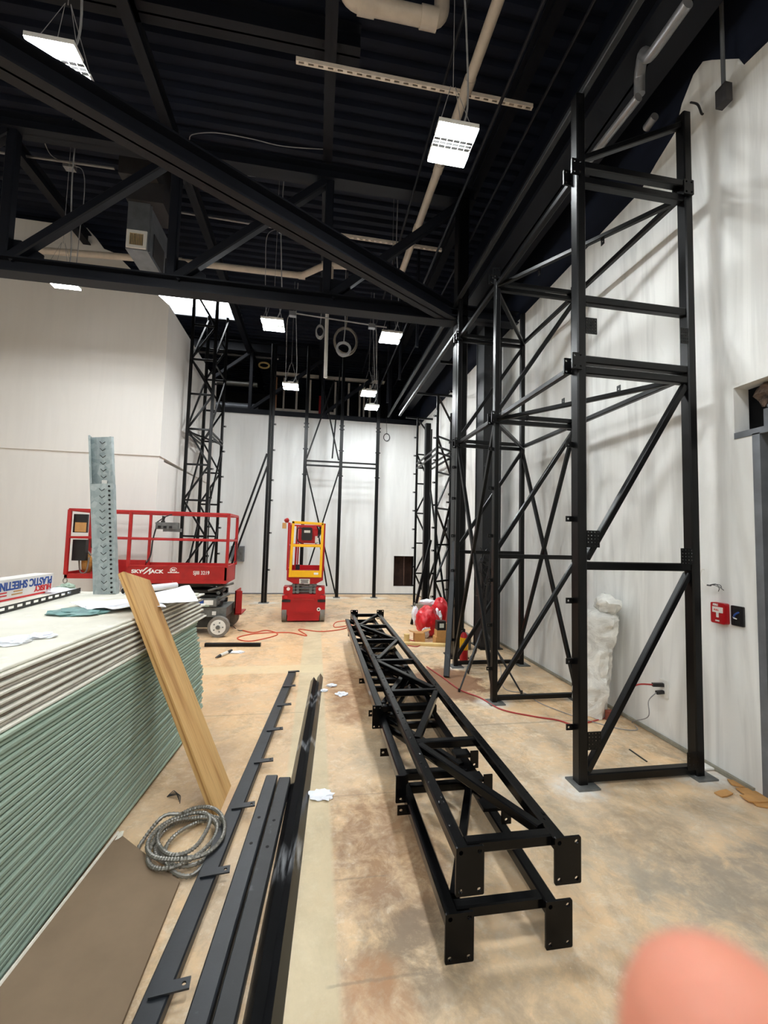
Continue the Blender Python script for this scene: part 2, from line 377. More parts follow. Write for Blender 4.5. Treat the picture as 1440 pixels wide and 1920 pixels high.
# ================================================================== the setting
WX, FY, LX, LY, DZ = 2.98, 12.05, -2.92, 8.2, 7.5
struct('floor', MB().box((-9.5, -6.5, -.15), (3.5, 17.5, 0)), 'floor')
def corr():
    mb = MB(); per, d = .2, .065; prof = []; y = -6.5
    while y < 17.5:
        prof += [(y, 0), (y+.085, 0), (y+.11, d), (y+.175, d)]; y += per
    # roof-light opening is left out between x0..x1 over y0..y1
    sx0, sx1, sy0, sy1 = -4.5, -2.24, 10.28, 11.5
    for i in range(len(prof)-1):
        (a, za), (b, zb) = prof[i], prof[i+1]
        spans = [(-9.5, sx0), (sx1, 3.5)] if a > sy0 and b < sy1 else [(-9.5, 3.5)]
        for x0, x1 in spans:
            mb.add([(x0, a, DZ+za), (x1, a, DZ+za), (x1, b, DZ+zb), (x0, b, DZ+zb)], [(0, 1, 2, 3)])
    mb.box((-9.5, -6.5, DZ+.3), (sx0, 17.5, DZ+.35)); mb.box((sx1, -6.5, DZ+.3), (3.5, 17.5, DZ+.35))
    mb.box((sx0, -6.5, DZ+.3), (sx1, sy0, DZ+.35)); mb.box((sx0, sy1, DZ+.3), (sx1, 17.5, DZ+.35))
    return mb
struct('ceiling', corr(), 'deck')
wn = struct('window_1', MB().box((-4.5, 10.28, DZ+.22), (-2.24, 11.5, DZ+.25)), 'sky'); wn['label'] = 'bright roof light in the dark deck'
mb = MB()
for a, b in (((-4.5, 11.5, DZ-.02), (-2.24, 11.56, DZ+.26)), ((-4.5, 10.22, DZ-.02), (-2.24, 10.28, DZ+.26)), ((-2.24, 10.22, DZ-.02), (-2.18, 11.56, DZ+.26)), ((-4.56, 10.22, DZ-.02), (-4.5, 11.56, DZ+.26))): mb.box(a, b)
struct('window_frame', mb, 'hvac', wn)
# right wall: u = Y, v = Z
top = [(12.05, 5.09), (3.375, 5.06), (3.18, 5.17), (2.977, 5.26), (2.90, 5.45), (2.787, 5.585), (2.70, 5.60), (2.623, 5.52), (2.418, 5.28), (2.382, 5.185), (2.225, 5.164), (-6.5, 5.12)]
outl = [(-6.5, 0), (1.2, 0), (1.2, 2.81), (2.525, 2.81), (2.525, 2.455), (2.385, 2.44), (2.405, 0), (12.05, 0)]
struct('wall_right', MB().poly((WX, 0, 0), (0, 1, 0), (0, 0, 1), outl+top, .13), 'wall')
struct('wall_right_upper', MB().poly((WX+.005, 0, 0), (0, 1, 0), (0, 0, 1), [(12.05, DZ)]+top+[(-6.5, DZ)], .13), 'deck')
struct('baseboard_right', MB().bar((WX-.012, 12.0, .018), (WX-.012, 2.45, .018), .02, .03), 'block')
struct('wall_far', MB().poly((0, FY+.12, 0), (1, 0, 0), (0, 0, 1), [(LX, 0), (3.3, 0), (3.3, 5.07), (LX, 5.1)], .12, [[(2.285, .23), (2.9, .23), (2.9, 1.125), (2.285, 1.125)]]), 'wall_far')
mb = MB().box((2.285, FY+.5, .1), (2.95, FY+.53, 1.3)); mb.box((2.6, FY+.14, .23), (2.64, FY+.3, 1.2))
struct('wall_far_cavity', mb, 'dark_wood')
struct('trim_1', MB().box((LX, FY-.01, 5.07), (3.0, FY+.16, 5.2)), 'beam')
struct('baseboard_far', MB().box((LX, FY-.015, 0), (2.97, FY, .03)), 'hvac')
# left wall: lower part, and the thicker upper part with the cut corner up to the roof
struct('wall_left', MB().box((-9.5, LY+.03, 0), (LX-.03, LY+.3, 3.06)), 'wall_left')
struct('wall_left_return', MB().box((LX-.25, LY+.3, 0), (LX-.03, FY, 3.0)), 'wall_left')
struct('wall_left_upper', MB().poly((0, LY+.25, 0), (1, 0, 0), (0, 0, 1), [(-9.5, 3.06), (LX, 3.06), (LX, 5.97), (-3.45, 6.42), (-3.92, 6.86), (-4.12, 6.92), (-4.25, 7.1), (-4.42, 7.28), (-9.5, 7.33)], .25), 'wall_left')
struct('wall_left_upper_return', MB().poly((LX-.25, 0, 0), (0, 1, 0), (0, 0, 1), [(LY+.25, 3.06), (FY, 2.98), (FY, 5.9), (LY+.25, 5.97)], .25), 'wall_left')
struct('wall_back', MB().box((-9.5, -6.6, 0), (3.5, -6.5, DZ)), 'wall')
struct('wall_left_side', MB().box((-9.6, -6.5, 0), (-9.5, 17.5, DZ)), 'wall')
struct('wall_rear', MB().box((-9.5, 17.5, 0), (3.5, 17.6, DZ+.3)), 'deck')
struct('wall_right_beyond', MB().box((3.2, 12.2, 0), (3.3, 17.5, DZ)), 'deck')
# door opening at the right edge
d1 = struct('door_1', MB().box((WX+.17, 1.2, 0), (WX+.2, 2.36, 2.42)), 'steel')
struct('door_frame', MB().box((WX-.005, 2.35, 0), (WX+.2, 2.40, 2.44)), 'hvac', d1)
lint = MB().box((WX-.005, 1.2, 2.43), (WX+.12, 2.525, 2.475)); lint.box((WX+.02, 1.2, 2.475), (WX+.1, 2.34, 2.60)); lint.bar((WX+.01, 1.2, 2.61), (WX+.01, 2.30, 2.61), .02)
struct('door_header', lint, 'hvac', d1)
ins = MB()
for i in range(16): lump(ins, (WX+.1+random.uniform(-.02, .04), 1.25+i*.075, 2.72+random.uniform(-.04, .05)), (.07, .08, .07+random.random()*.04), i, .5, 2)
struct('door_insulation', ins, 'insul', d1)
struct('door_cavity', MB().box((WX+.2, 1.1, 2.4), (WX+.22, 2.6, 2.9)), 'painted_dark', d1)

# ================================================================== roof steel
def ibeam(p0, p1, w, h, t=.02):
    p0, p1 = V(p0), V(p1); up = V((0, 0, h/2-t/2)); mb = MB()
    mb.bar(p0+up, p1+up, w, t, ch=0); mb.bar(p0-up, p1-up, w, t, ch=0); mb.bar(p0, p1, t, h, ch=0); return mb
t = thing('roof_truss', 'deep black roof truss crossing the room in front of the hanging lamps', 'roof truss', (-2, 5.75, 4.85))
ibeam((-9, 5.75, 4.95), (1.95, 5.75, 4.95), .2, .2).obj('bottom_chord', 'beam', t)
ibeam((-9, 5.75, 6.85), (2.2, 5.75, 6.85), .2, .2).obj('top_chord', 'beam', t)
px = [-8.1, -6.05, -4.02, -2.04, .02]
for x in px: MB().bar((x, 5.75, 5.03), (x, 5.75, 6.78), .12).obj('vertical', 'beam', t)
for a, b in zip(px, px[1:]): MB().bar((a+.06, 5.75, 5.05), (b-.05, 5.75, 6.75), .12).obj('diagonal', 'beam', t)
MB().bar((.08, 5.75, 5.05), (1.95, 5.75, 6.7), .12).obj('diagonal', 'beam', t)
for x in px: MB().poly((x, 5.8, 5.0), (1, 0, 0), (0, 0, 1), [(-.1, .03), (.42, .03), (.42, .18), (.15, .34), (-.1, .34)], .015).obj('gusset', 'beam', t)
d = V((1.86, 5.7, 4.97)); e = V((-4.6, 1.66, 4.97))
tag(ibeam(d, e, .2, .22).obj('brace_beam', 'beam'), 'long black beam slanting from the column head across the upper left lamp', 'beam')
t = thing('roof_truss', 'black roof truss above the top of the far white wall', 'roof truss', (0, 12.4, 5.1))
ibeam((LX, 12.4, 5.22), (3.2, 12.4, 5.22), .16, .16).obj('bottom_chord', 'beam', t)
ibeam((-9, 12.4, 7.15), (3.2, 12.4, 7.15), .2, .3).obj('top_chord', 'beam', t)
for x in (-2.05, .05, 2.1): MB().bar((x, 12.4, 5.3), (x, 12.4, 7.0), .1).obj('vertical', 'beam', t)
for a, b in ((-2.0, .0), (.1, 2.05)): MB().bar((a, 12.4, 5.32), (b, 12.4, 6.95), .1).obj('diagonal', 'beam', t)
MB().bar((-2.1, 12.4, 7.0), (-3.4, 12.4, 5.9), .1).obj('diagonal', 'beam', t)
for x, lab in ((-2.12, 'thin black roof joist running away above the duct on the left'), (-.03, 'black roof joist running away above the middle of the room'), (2.2, 'black roof joist running away high above the tall tower'), (-4.4, 'black roof joist running away above the upper left lamp')):
    tag(ibeam((x, -6.4, 7.05), (x, 15.5, 7.05), .13, .2).obj('roof_joist', 'beam'), lab, 'beam')
tag(ibeam((-9.4, 4.42, 7.28), (.3, 4.42, 7.28), .2, .3).obj('roof_girder', 'beam'), 'black roof girder across the top of the picture above the slotted channel', 'beam')
tag(ibeam((2.5, -6, 5.72), (2.5, 12, 5.72), .42, .42).obj('roof_girder', 'beam'), 'wide black girder running away above the right hand towers', 'beam')
tag(ibeam((1.7, 5.75, 5.02), (2.9, 5.75, 5.02), .2, .18).obj('tie_beam', 'beam'), 'short black beam tying the front column to the right wall', 'beam')
for x in (1.95,):
    c = thing('steel_column', 'tall black box column carrying the end of the roof truss', 'column', (2.02, 5.75, 0))
    MB().bar((2.02, 5.75, .012), (2.02, 5.75, 6.9), .17, .2, up=(0, 1, 0)).obj('shaft', 'steel', c)
    MB().box((1.88, 5.6, 0), (2.16, 5.9, .015)).obj('base_plate', 'steel', c)
c = thing('steel_column', 'wide black column standing between the tall tower and the right wall', 'column', (2.68, 6.2, 0))
mb = ibeam((0, 0, 0), (0, 0, 1), .3, .3)
mb = MB().bar((2.68, 6.08, .012), (2.68, 6.08, 5.5), .3, .02, up=(0, 1, 0), ch=0); mb.bar((2.68, 6.38, .012), (2.68, 6.38, 5.5), .3, .02, up=(0, 1, 0), ch=0)
mb.bar((2.68, 6.23, .012), (2.68, 6.23, 5.5), .02, .3, up=(0, 1, 0), ch=0); mb.box((2.54, 6.07, .02), (2.56, 6.39, 5.4)); mb.obj('shaft', 'steel_dusty', c)
MB().box((2.5, 6.02, 0), (2.86, 6.44, .015)).obj('base_plate', 'steel', c)
c = thing('steel_column', 'black column among the narrow towers near the far wall', 'column', (2.5, 9.3, 0))
MB().bar((2.5, 9.3, .012), (2.5, 9.3, 4.35), .13, .13, up=(0, 1, 0)).obj('shaft', 'steel', c)
MB().box((2.36, 9.16, 0), (2.64, 9.44, .015)).obj('base_plate', 'steel', c)
# ================================================================== lamps
def lamp(x, y, z, label, lens='lens'):
    t = thing('high_bay_lamp', label, 'lamp', (x, y, z), 'lamps hung from the roof')
    w, d = .34, .36
    mb = MB(); mb.box((x-.06, y-.1, z+.045), (x+.06, y+.1, z+.1)); mb.box((x-w/2, y-d/2, z+.012), (x+w/2, y-.05, z+.05)); mb.box((x-w/2, y+.05, z+.012), (x+w/2, y+d/2, z+.05))
    mb.obj('housing', 'white_plastic', t); MB().box((x-w/2+.01, y-.07, z+.03), (x+w/2-.01, y+.07, z+.045)).obj('driver_tray', 'dark_metal', t)
    g = MB()
    for k in range(7): g.bar((x-w/2+k*w/6, y-.05, z+.02), (x-w/2+k*w/6, y+.05, z+.02), .004, ch=0)
    g.bar((x-w/2, y-.015, z+.02), (x+w/2, y-.015, z+.02), .004, ch=0); g.bar((x-w/2, y+.015, z+.02), (x+w/2, y+.015, z+.02), .004, ch=0)
    g.obj('grille', 'white_plastic', t)
    for a, b in ((-d/2+.005, -.065), (.065, d/2-.005)):
        q = MB(); q.box((x-w/2+.005, y+a, z), (x+w/2-.005, y+b, z+.012)); q.obj('lens', lens, t)
    h = MB()
    for sx in (-1, 1):
        h.tube([(x+sx*w/2*.9, y-.1, z+.05), (x+sx*.02, y, z+.55), (x+sx*w/2*.9, y+.1, z+.05)], .003, 5)
    h.tube([(x, y, z+.54), (x, y, DZ-.02)], .003, 5); h.obj('hanging_wire', 'wire', t)
    cx = x+.12
    MB().tube(spline([(x+.04, y, z+.1), (cx, y-.03, z+.35), (cx-.03, y-.05, z+1.1), (cx-.06, y-.02, z+1.7), (cx-.05, y, 7.46)], 6), .009, 6).obj('supply_cord', 'wire', t)
    return t
P = lambda a, b: W(a, b, Z=5.0)
lamps = [((118, 128), 'hanging lamp at upper left, half hidden by the slanting beam'),
         ((848, 275), 'largest fully visible hanging lamp, beside the cream pipe'),
         ((113, 528), 'hanging lamp just under the truss, in front of the left wall'),
         ((512, 611), 'hanging lamp left of the two cable coils, below the truss'),
         ((732, 635), 'hanging lamp right of the two cable coils, below the truss'),
         ((545, 726), 'small hanging lamp in front of the pale studs, above the yellow gated lift'),
         ((691, 739), 'small hanging lamp near the top of the far wall on the right'),
         ((697, 765), 'smallest and farthest hanging lamp, just under another one')]
for k, (p, lab) in enumerate(lamps):
    zl = 5.27 if k == 0 else 5.0; q = W(*p, Z=zl); lamp(q.x, q.y, zl, lab, 'lens_dim' if k > 4 else 'lens')
for x, y in ((-1.6, .2), (1.0, .4), (-5.0, 2.9), (-5.0, -.6), (-1.95, -3.6), (1.0, -3.6), (-7.6, 1.0)):
    lamp(x, y, 5.0, 'hanging lamp behind the camera, lighting the near floor')

# ================================================================== steel towers
HW = .068
def tabs(mb, p, d, n=1, s=.055, u=(0, 0, 1)):
    """a small drilled lug at p sticking out along d"""
    d, u = V(d).normalized(), V(u); s2 = s*.62
    mb.poly(V(p), d, u, rect(0, -s2/2, s, s2/2), .008, [circ(s*.68, 0, s*.13)]); return mb
def holed_plate(mb, o, u, v, w, h, t, inset=.02, r=.009):
    mb.poly(o, u, v, rrect(-w/2, -h/2, w/2, h/2, .006, 2), t, [circ(sx*(w/2-inset), sy*(h/2-inset), r) for sx in (-1, 1) for sy in (-1, 1)])
t = thing('steel_tower', 'tallest black lattice tower, nearest on the right beside the white wall', 'lattice tower', (1.88, 2.68, 0))
XL, XR = 1.85, 2.77
YA, YB, YC = 2.69, 4.1, 5.29
Z1, Z2, Z3, ZT = 1.49, 2.95, 4.42, 5.03
def tm(name, *bars, mat='steel'):
    mb = MB()
    for b in bars: mb.bar(*b)
    return mb.obj(name, mat, t)
for (x, y, zt) in ((XL, YA, ZT), (XR, YA, 5.07), (XL, YB, 4.53), (XR, YB, 4.53), (XL, YC, 4.95), (XR, YC, 4.85)):
    w_ = .07 if y == YA else .055
    ps = tm('post', ((x, y, .012), (x, y, zt), w_, w_+.012, (0, 1, 0)))
for x, y in ((XL, YA), (XR, YA), (XL, YB), (XR, YB), (XL, YC), (XR, YC)):
    MB().box((x-.07, y-.09, 0), (x+.09, y+.07, .012)).obj('base_plate', 'grey_metal', t)
for y in (YA, YB, YC):
    h = .058 if y == YA else .045
    levels = [.045, Z1, Z2+.035, Z2-.045, Z3+.06, Z3-.06] if y == YA else [.045, Z1, Z2+.03, Z2-.03, Z3+.03, Z3-.04]
    for z in levels: tm('rail', ((XL+.03, y, z), (XR-.03, y, z), h, h))
tm('rail', ((XL+.03, YA, 3.44), (XR-.03, YA, 3.44), .055, .06))
# braces in the three cross frames
br = [((XL+.05, YA, .09), (XR-.04, YA, Z1-.05)), ((XL+.05, YA, Z1+.05), (XR-.04, YA, Z2-.09)), ((XL+.03, YA, Z3+.12), (XR-.03, YA, 4.98)),
      ((XL, YB, .09), (XR, YB, Z1-.04)), ((XR, YB, Z2-.05), (XL, YB, Z1+.04)), ((XL, YB, Z2+.06), (XR, YB, Z3-.06)),
      ((XL, YC, .09), (XR, YC, Z1-.04)), ((XL, YC, Z1+.04), (XR, YC, Z2-.06)), ((XL, YC, Z2+.06), (XR, YC, Z3-.06)),
      # X braces on the two long sides
      ((XR, YC, Z2-.05), (XR, YB, .12)), ((XR-.01, YB, Z2-.05), (XR-.01, YC, .3)), ((XL, YC, Z2-.05), (XL, YB, .1)), ((XL-.01, YB, Z2-.05), (XL-.01, YC, .1))]
for a, b in br: tm('brace', (a, b, .048 if a[1] == YA and b[1] == YA else .038, .045))
# long members along the wall
for x, z in ((XL, Z2), (XR, Z2), (XL, Z3), (XR, Z3)):
    for a, b in ((YA, YB), (YB, YC)): tm('side_rail', ((x, a+.03, z), (x, b-.03, z), .045))
for z in (Z2, Z3):
    tm('plan_brace', ((XR, YA+.03, z-.02), (XL, YB-.03, z-.02), .04)); tm('plan_brace', ((XL, YB+.03, z-.02), (XR, YC-.03, z-.02), .04))
for x, y, z, dx in ((XL, YA, 2.95, -.05), (XL, YA, 4.42, -.05), (XL, YB, Z2, -.035), (XL, YB, Z3+.1, -.035), (XL, YC, Z2, -.03), (XL, YC, Z3, -.03), (XR, YA, 4.42, -.02), (XR, YB, Z3, -.02), (XR, YB, Z2, -.02)):
    
    for yy in (y-.05, y+.05): mb = MB(); holed_plate(mb, (x+dx, yy, z), (1, 0, 0), (0, 0, 1), .085, .12, .012); mb.obj('joint_plate', 'steel', t)
def grid_plate(x0, x1, z0, z1, y):
    return MB().poly((0, y, 0), (1, 0, 0), (0, 0, 1), rect(x0, z0, x1, z1), .006, [circ(x0+(i+.5)*(x1-x0)/4, z0+(j+.5)*(z1-z0)/5, .0038, 6) for i in range(4) for j in range(5)])
for x0, x1, z0 in ((XL+.03, XL+.13, .24), (XL+.03, XL+.13, 1.62), (XR-.13, XR-.03, 1.51), (XL+.03, XL+.12, 3.17), (XR-.1, XR-.03, 3.18), (XR-.11, XR+.02, .06)):
    grid_plate(x0, x1, z0, z0+.12, YA-.035).obj('perforated_plate', 'steel', t)
for z in (.37, .82, 1.24, 1.82, 2.36): MB().poly((XL-.03, YA+.02, z), (-1, 0, 0), (0, 0, 1), rect(0, -.02, .06, .02), .008, [circ(.042, 0, .008)]).obj('lug', 'steel', t)
for y in (YB, YC):
    for z in (.34, .78, 1.24, 1.7, 2.2, 2.62): MB().poly((XL-.025, y, z), (-1, 0, 0), (0, 0, 1), rect(0, -.018, .055, .018), .008, [circ(.038, 0, .008)]).obj('lug', 'steel', t)
for (y, z) in ((3.1, Z2+.02), (3.5, Z2+.02), (3.8, Z2-.06), (3.2, Z3-.07), (3.7, Z3-.07)):
    q = (YB-y)/(YB-YA); MB().poly((XL+(XR-XL)*q, y, z), (0, 1, 0), (0, 0, 1), rect(-.02, -.03, .02, .03), .006, [circ(0, 0, .008)]).obj('lug', 'steel', t)
for x, z, y0, y1, lab in ((1.88, 5.06, -1.5, 11.3, 'long grey-black rail running away above the tops of the tall tower'), (1.88, 4.60, 5.4, 9.6, 'long grey-black rail running from the front column to the far towers')):
    r = tag(MB().bar((x, y0, z), (x, y1, z), .05, .05).obj('overhead_rail', 'steel_dusty'), lab, 'rail')

# narrow towers farther along the right wall
def ladder_tower(name, label, y, xl, xr, yr, ztop, over):
    global t
    t = thing(name, label, 'lattice tower', (xl, y, 0), 'narrow towers along the right wall')
    for x, yy, zt in ((xl, y, ztop), (xr, yr, ztop-.25)):
        tm('post', ((x, yy, .012), (x, yy, zt), .05, .05, (0, 1, 0))); MB().box((x-.06, yy-.06, 0), (x+.06, yy+.06, .012)).obj('base_plate', 'grey_metal', t)
    tm('top_rail', ((over, y, ztop), (xr+.02, y, ztop), .045))
    zs = [.06+.74*k for k in range(7) if .06+.74*k < ztop-.3]
    for k, z in enumerate(zs): tm('rung', ((xl, y, z), (xr, yr, z), .035))
    for k, (a, b) in enumerate(zip(zs, zs[1:])):
        if k % 2: tm('brace', ((xl, y, a), (xr, yr, b), .035))
        else: tm('brace', ((xr, yr, a), (xl, y, b), .035))
    tm('brace', ((xl, y, ztop-.02), (xr, yr, ztop-.45), .035))
    for k in range(9): MB().poly((xl-.025, y, .5+k*.46), (-1, 0, 0), (0, 0, 1), rect(0, -.018, .06, .018), .008, [circ(.04, 0, .008)]).obj('lug', 'steel', t)
    for k in range(0, 9, 2): MB().poly((xr-.025, yr, .6+k*.46), (-1, 0, 0), (0, 0, 1), rect(0, -.018, .06, .018), .008, [circ(.04, 0, .008)]).obj('lug', 'steel', t)
    for z in (3.42, 3.54): tm('joint_rail', ((xl, y, z), (xr, yr, z), .04))
    return t
ladder_tower('narrow_tower', 'farthest narrow black tower, beside the square hole in the far wall', 10.0, 2.42, 2.79, 10.05, 4.68, 2.12)
ladder_tower('narrow_tower', 'middle one of the narrow black towers, just left of the front column', 8.1, 2.38, 2.79, 8.45, 4.62, 1.86)
ladder_tower('narrow_tower', 'narrow black tower seen between the front column and the wide column', 6.55, 2.3, 2.34, 6.95, 4.62, 1.95)
for z in (3.40, 3.52):
    for xa, xb, lab in ((2.38, 2.42, 'black tube linking two narrow towers, on the room side'), (2.79, 2.79, 'black tube linking two narrow towers, on the wall side')):
        tag(MB().bar((xa, 8.15, z), (xb, 9.97, z), .04).obj('link_tube', 'steel'), lab, 'tube', 'tubes linking the narrow towers')
for p0, p1, lab in (((2.72, 8.3, .0), (2.72, 9.8, 2.9), 'thin black tube leaning between the farthest narrow towers'), ((2.70, 9.9, .03), (2.76, 8.2, 2.6), 'thin black tube leaning the other way between the farthest narrow towers'), ((2.5, 9.75, .03), (2.75, 8.55, 1.9), 'short thin black tube leaning low between the farthest narrow towers')):
    tag(MB().bar(p0, p1, .04).obj('leaning_tube', 'steel'), lab, 'tube')
tag(MB().box((2.9, 8.0, .0), (2.955, 9.0, 2.1)).obj('door_leaf', 'hvac_dark'), 'dark door leaf with grey panel standing behind the far narrow towers', 'door')
# lattice tower at the left
t = thing('steel_tower', 'black lattice tower rising behind the big red lift at the left wall', 'lattice tower', (-2.55, 9.3, 0))
FR = [(9.3, -2.80, -2.32), (10.5, -2.80, -2.36)]
for y, xl, xr in FR:
    for x in (xl, xr):
        tm('post', ((x, y, .012), (x, y, 7.0), .06, .06, (0, 1, 0))); MB().box((x-.06, y-.06, 0), (x+.06, y+.06, .012)).obj('base_plate', 'grey_metal', t)
    zs = [.05+.765*k for k in range(10)]
    for z in zs: tm('rail', ((xl, y, z), (xr, y, z), .04))
    for k, (a, b) in enumerate(zip(zs, zs[1:])):
        p, q = ((xl, y, a), (xr, y, b)) if k % 2 else ((xr, y, a), (xl, y, b)); tm('brace', (p, q, .038))
    for k in range(8): MB().poly((xr+.03, y, .55+k*.62), (1, 0, 0), (0, 0, 1), rect(0, -.02, .06, .02), .008, [circ(.04, 0, .008)]).obj('lug', 'steel', t)
for x in (-2.80, -2.34):
    for z in (3.78, 3.86, 5.4): tm('side_rail', ((x, 9.3, z), (x, 10.5, z), .04))
    for a, b in ((.05, 1.9), (1.9, 3.75), (3.9, 5.4), (5.4, 6.9)): tm('side_brace', ((x, 9.3, a), (x, 10.5, b), .035))
tm('plan_brace', ((-2.8, 9.3, 3.82), (-2.36, 10.5, 3.82), .035)); tm('plan_brace', ((-2.32, 9.3, 3.86), (-2.8, 10.5, 3.86), .035))
tm('post', ((-2.62, 9.9, .012), (-2.62, 9.9, 6.4), .035, .035, (0, 1, 0)))
# single doubled post with its two leaning struts
t = thing('steel_post', 'tall doubled black post left of the yellow gated lift', 'post', (-1.2, 10.5, 0))
for dx in (-.035, .035): tm('tube', ((-1.2+dx, 10.5, .012), (-1.2+dx, 10.5, 6.45), .06, .09, (0, 1, 0)))
MB().box((-1.32, 10.4, 0), (-1.08, 10.6, .012)).obj('base_plate', 'grey_metal', t)
for z in (.8, 1.7, 2.5, 3.0, 3.75, 4.4): MB().poly((-1.14, 10.47, z), (1, 0, 0), (0, 0, 1), rect(0, -.02, .06, .02), .008, [circ(.04, 0, .008)]).obj('lug', 'steel', t)
for k, (a, lab) in enumerate((((-1.27, 10.46, 3.65), 'upper one of two thin black struts leaning on the doubled post'), ((-1.26, 10.55, 3.35), 'lower one of two thin black struts leaning on the doubled post'))):
    b = V(a)+V((-.82, .0, -2.72))*(V(a).z/2.72); b.z = .02
    tag(MB().bar(a, b, .045).obj('leaning_strut', 'steel'), lab, 'strut')
o = thing('wall_panel', 'grey electrical panel on the far wall just right of the big red lift', 'electrical panel', (-2.1, FY, 1.1))
MB().box((-2.3, FY-.12, .9), (-1.95, FY, 1.32)).obj('cabinet', 'hvac', o); MB().box((-2.12, FY-.128, .93), (-1.98, FY-.12, 1.29)).obj('door', 'grey_metal', o)
# three post frame in front of the far wall
t = thing('post_frame', 'three tall black posts joined by rails in front of the far wall', 'post frame', (.6, 11.4, 0))
XP = (-.37, .6, 1.62)
for x, zt in zip(XP, (6.9, 6.7, 6.4)):
    tm('post', ((x, 11.4, .012), (x, 11.4, zt), .09, .08, (0, 1, 0))); MB().box((x-.09, 11.3, 0), (x+.09, 11.5, .012)).obj('base_plate', 'grey_metal', t)
    for z in (3.3, 4.0, 4.6, 4.7): MB().box((x-.07, 11.34, z), (x+.07, 11.36, z+.03)).obj('lug', 'steel', t)
for a, b in zip(XP, XP[1:]):
    for z in (3.58, 3.70): tm('rail', ((a, 11.4, z), (b, 11.4, z), .045))
for a, b in (((XP[0]+.03, 11.42, 3.5), (XP[1]-.04, 11.42, .12)), ((XP[1]-.03, 11.38, 3.5), (XP[0]+.05, 11.38, .3)), ((XP[0]+.04, 11.38, 3.76), (.35, 11.38, 6.0)), ((XP[1]-.06, 11.42, 3.76), (-.1, 11.42, 6.4)), ((.36, 11.4, 3.8), (.5, 11.4, 6.3)), ((.33, 11.45, .3), (.02, 11.45, 1.9))):
    tm('brace', (a, b, .04))

# ================================================================== trusses lying on the floor
def floor_truss(label, xl, xr, z, y0, y1, n, first_right, plates=True, th=.055, lugs=(), extra=None):
    global t
    t = thing('ladder_truss', label, 'truss', (xl, y0, 0), 'ladder trusses stacked on the floor')
    for x in (xl, xr): tm('chord', ((x, y0, z), (x, y1, z), th), mat='steel_gloss')
    ys = [y0+.045]+[y0+.045+(y1-y0-.09)*k/n for k in range(1, n+1)]
    for y in ys: tm('rung', ((xl+th/2, y, z), (xr-th/2, y, z), th*.85), mat='steel_gloss')
    for k, (a, b) in enumerate(zip(ys, ys[1:])):
        s = (k % 2 == 0) == first_right
        tm('diagonal', (((xr-.04 if s else xl+.04), a+.04, z+.004), ((xl+.04 if s else xr-.04), b-.04, z+.004), th*.8), mat='steel_gloss')
    if plates:
        for y, s in ((y0, -1), (y1, 1)):
            for x in (xl, xr):
                mb = MB(); holed_plate(mb, (x+.03, y+(.0 if s < 0 else .01), z+(th/2-.09 if s < 0 else .0)), (1, 0, 0), (0, 0, 1), .118, .185 if s < 0 else .15, .01); mb.obj('end_plate', 'steel_gloss', t)
    for (x, y, zz, d) in lugs:
        MB().poly((x, y, zz), d, (0, 0, 1), rect(0, -.025, .06, .025), .008, [circ(.04, 0, .009)]).obj('lug', 'steel_gloss', t)
    return t
lowl = [(.555, y, .15, (-1, 0, 0)) for y in (2.33, 2.95, 3.6, 4.4)]+[(1.025, y, .11, (0, 0, -1)) for y in ()]
floor_truss('lowest black ladder truss on the floor, its end plates resting on concrete', .58, 1.005, .155, 1.655, 6.65, 6, False, lugs=lowl)
floor_truss('second ladder truss from the floor, shorter, inside the stack',   .545, .965, .262, 2.42, 6.5, 5, True, False, .055, [(.53, y, .16, (0, 0, -1)) for y in ()])
MB().poly((.50, 2.42, .14), (1, 0, 0), (0, 0, 1), rrect(0, 0, .06, .15, .005, 2), .01, [circ(.03, .02, .008)]).obj('end_plate', 'steel_gloss', t)
floor_truss('third ladder truss from the floor, shorter, directly under the top one',   .525, .945, .335, 3.2, 6.6, 4, False, False, .058)
mb = MB(); holed_plate(mb, (.50, 3.18, .30), (1, 0, 0), (0, 0, 1), .07, .17, .01, .015, .007); mb.obj('end_plate', 'steel_gloss', t)
for y in (3.5, 4.6, 5.7, 6.4):
    for x in (.56, .975): MB().box((x-.015, y, .18), (x+.015, y+.06, .236)).obj('spacer_lug', 'steel_gloss', t)
up = floor_truss('topmost long black ladder truss with four bolt plates at the near end', .62, 1.045, .40, 1.655, 6.75, 6, True)
mb = MB()
for q in range(70):     # drops of wet paint on the flat tops
    x = random.choice((.62, 1.045))+random.uniform(-.018, .018); y = 1.75+(random.random()**1.5)*3.6
    lump(mb, (x, y, .4275), (random.uniform(.004, .011), random.uniform(.006, .018), .003), q, .2, 1)
mb.obj('wet_drip', 'steel_gloss', up, True)['kind'] = 'stuff'
for (x, y) in ((1.0, 2.47), (.98, 2.22), (.97, 1.98)):
    MB().poly((x-.03, y, .372), (1, 0, 0), (0, 0, -1), rect(0, 0, .05, .1), .008, [circ(.025, .08, .008)]).obj('hanging_lug', 'steel_gloss', up)
    MB().box((x-.12, y+.01, .33), (x-.02, y+.09, .345)).obj('bracket', 'steel_gloss', up)
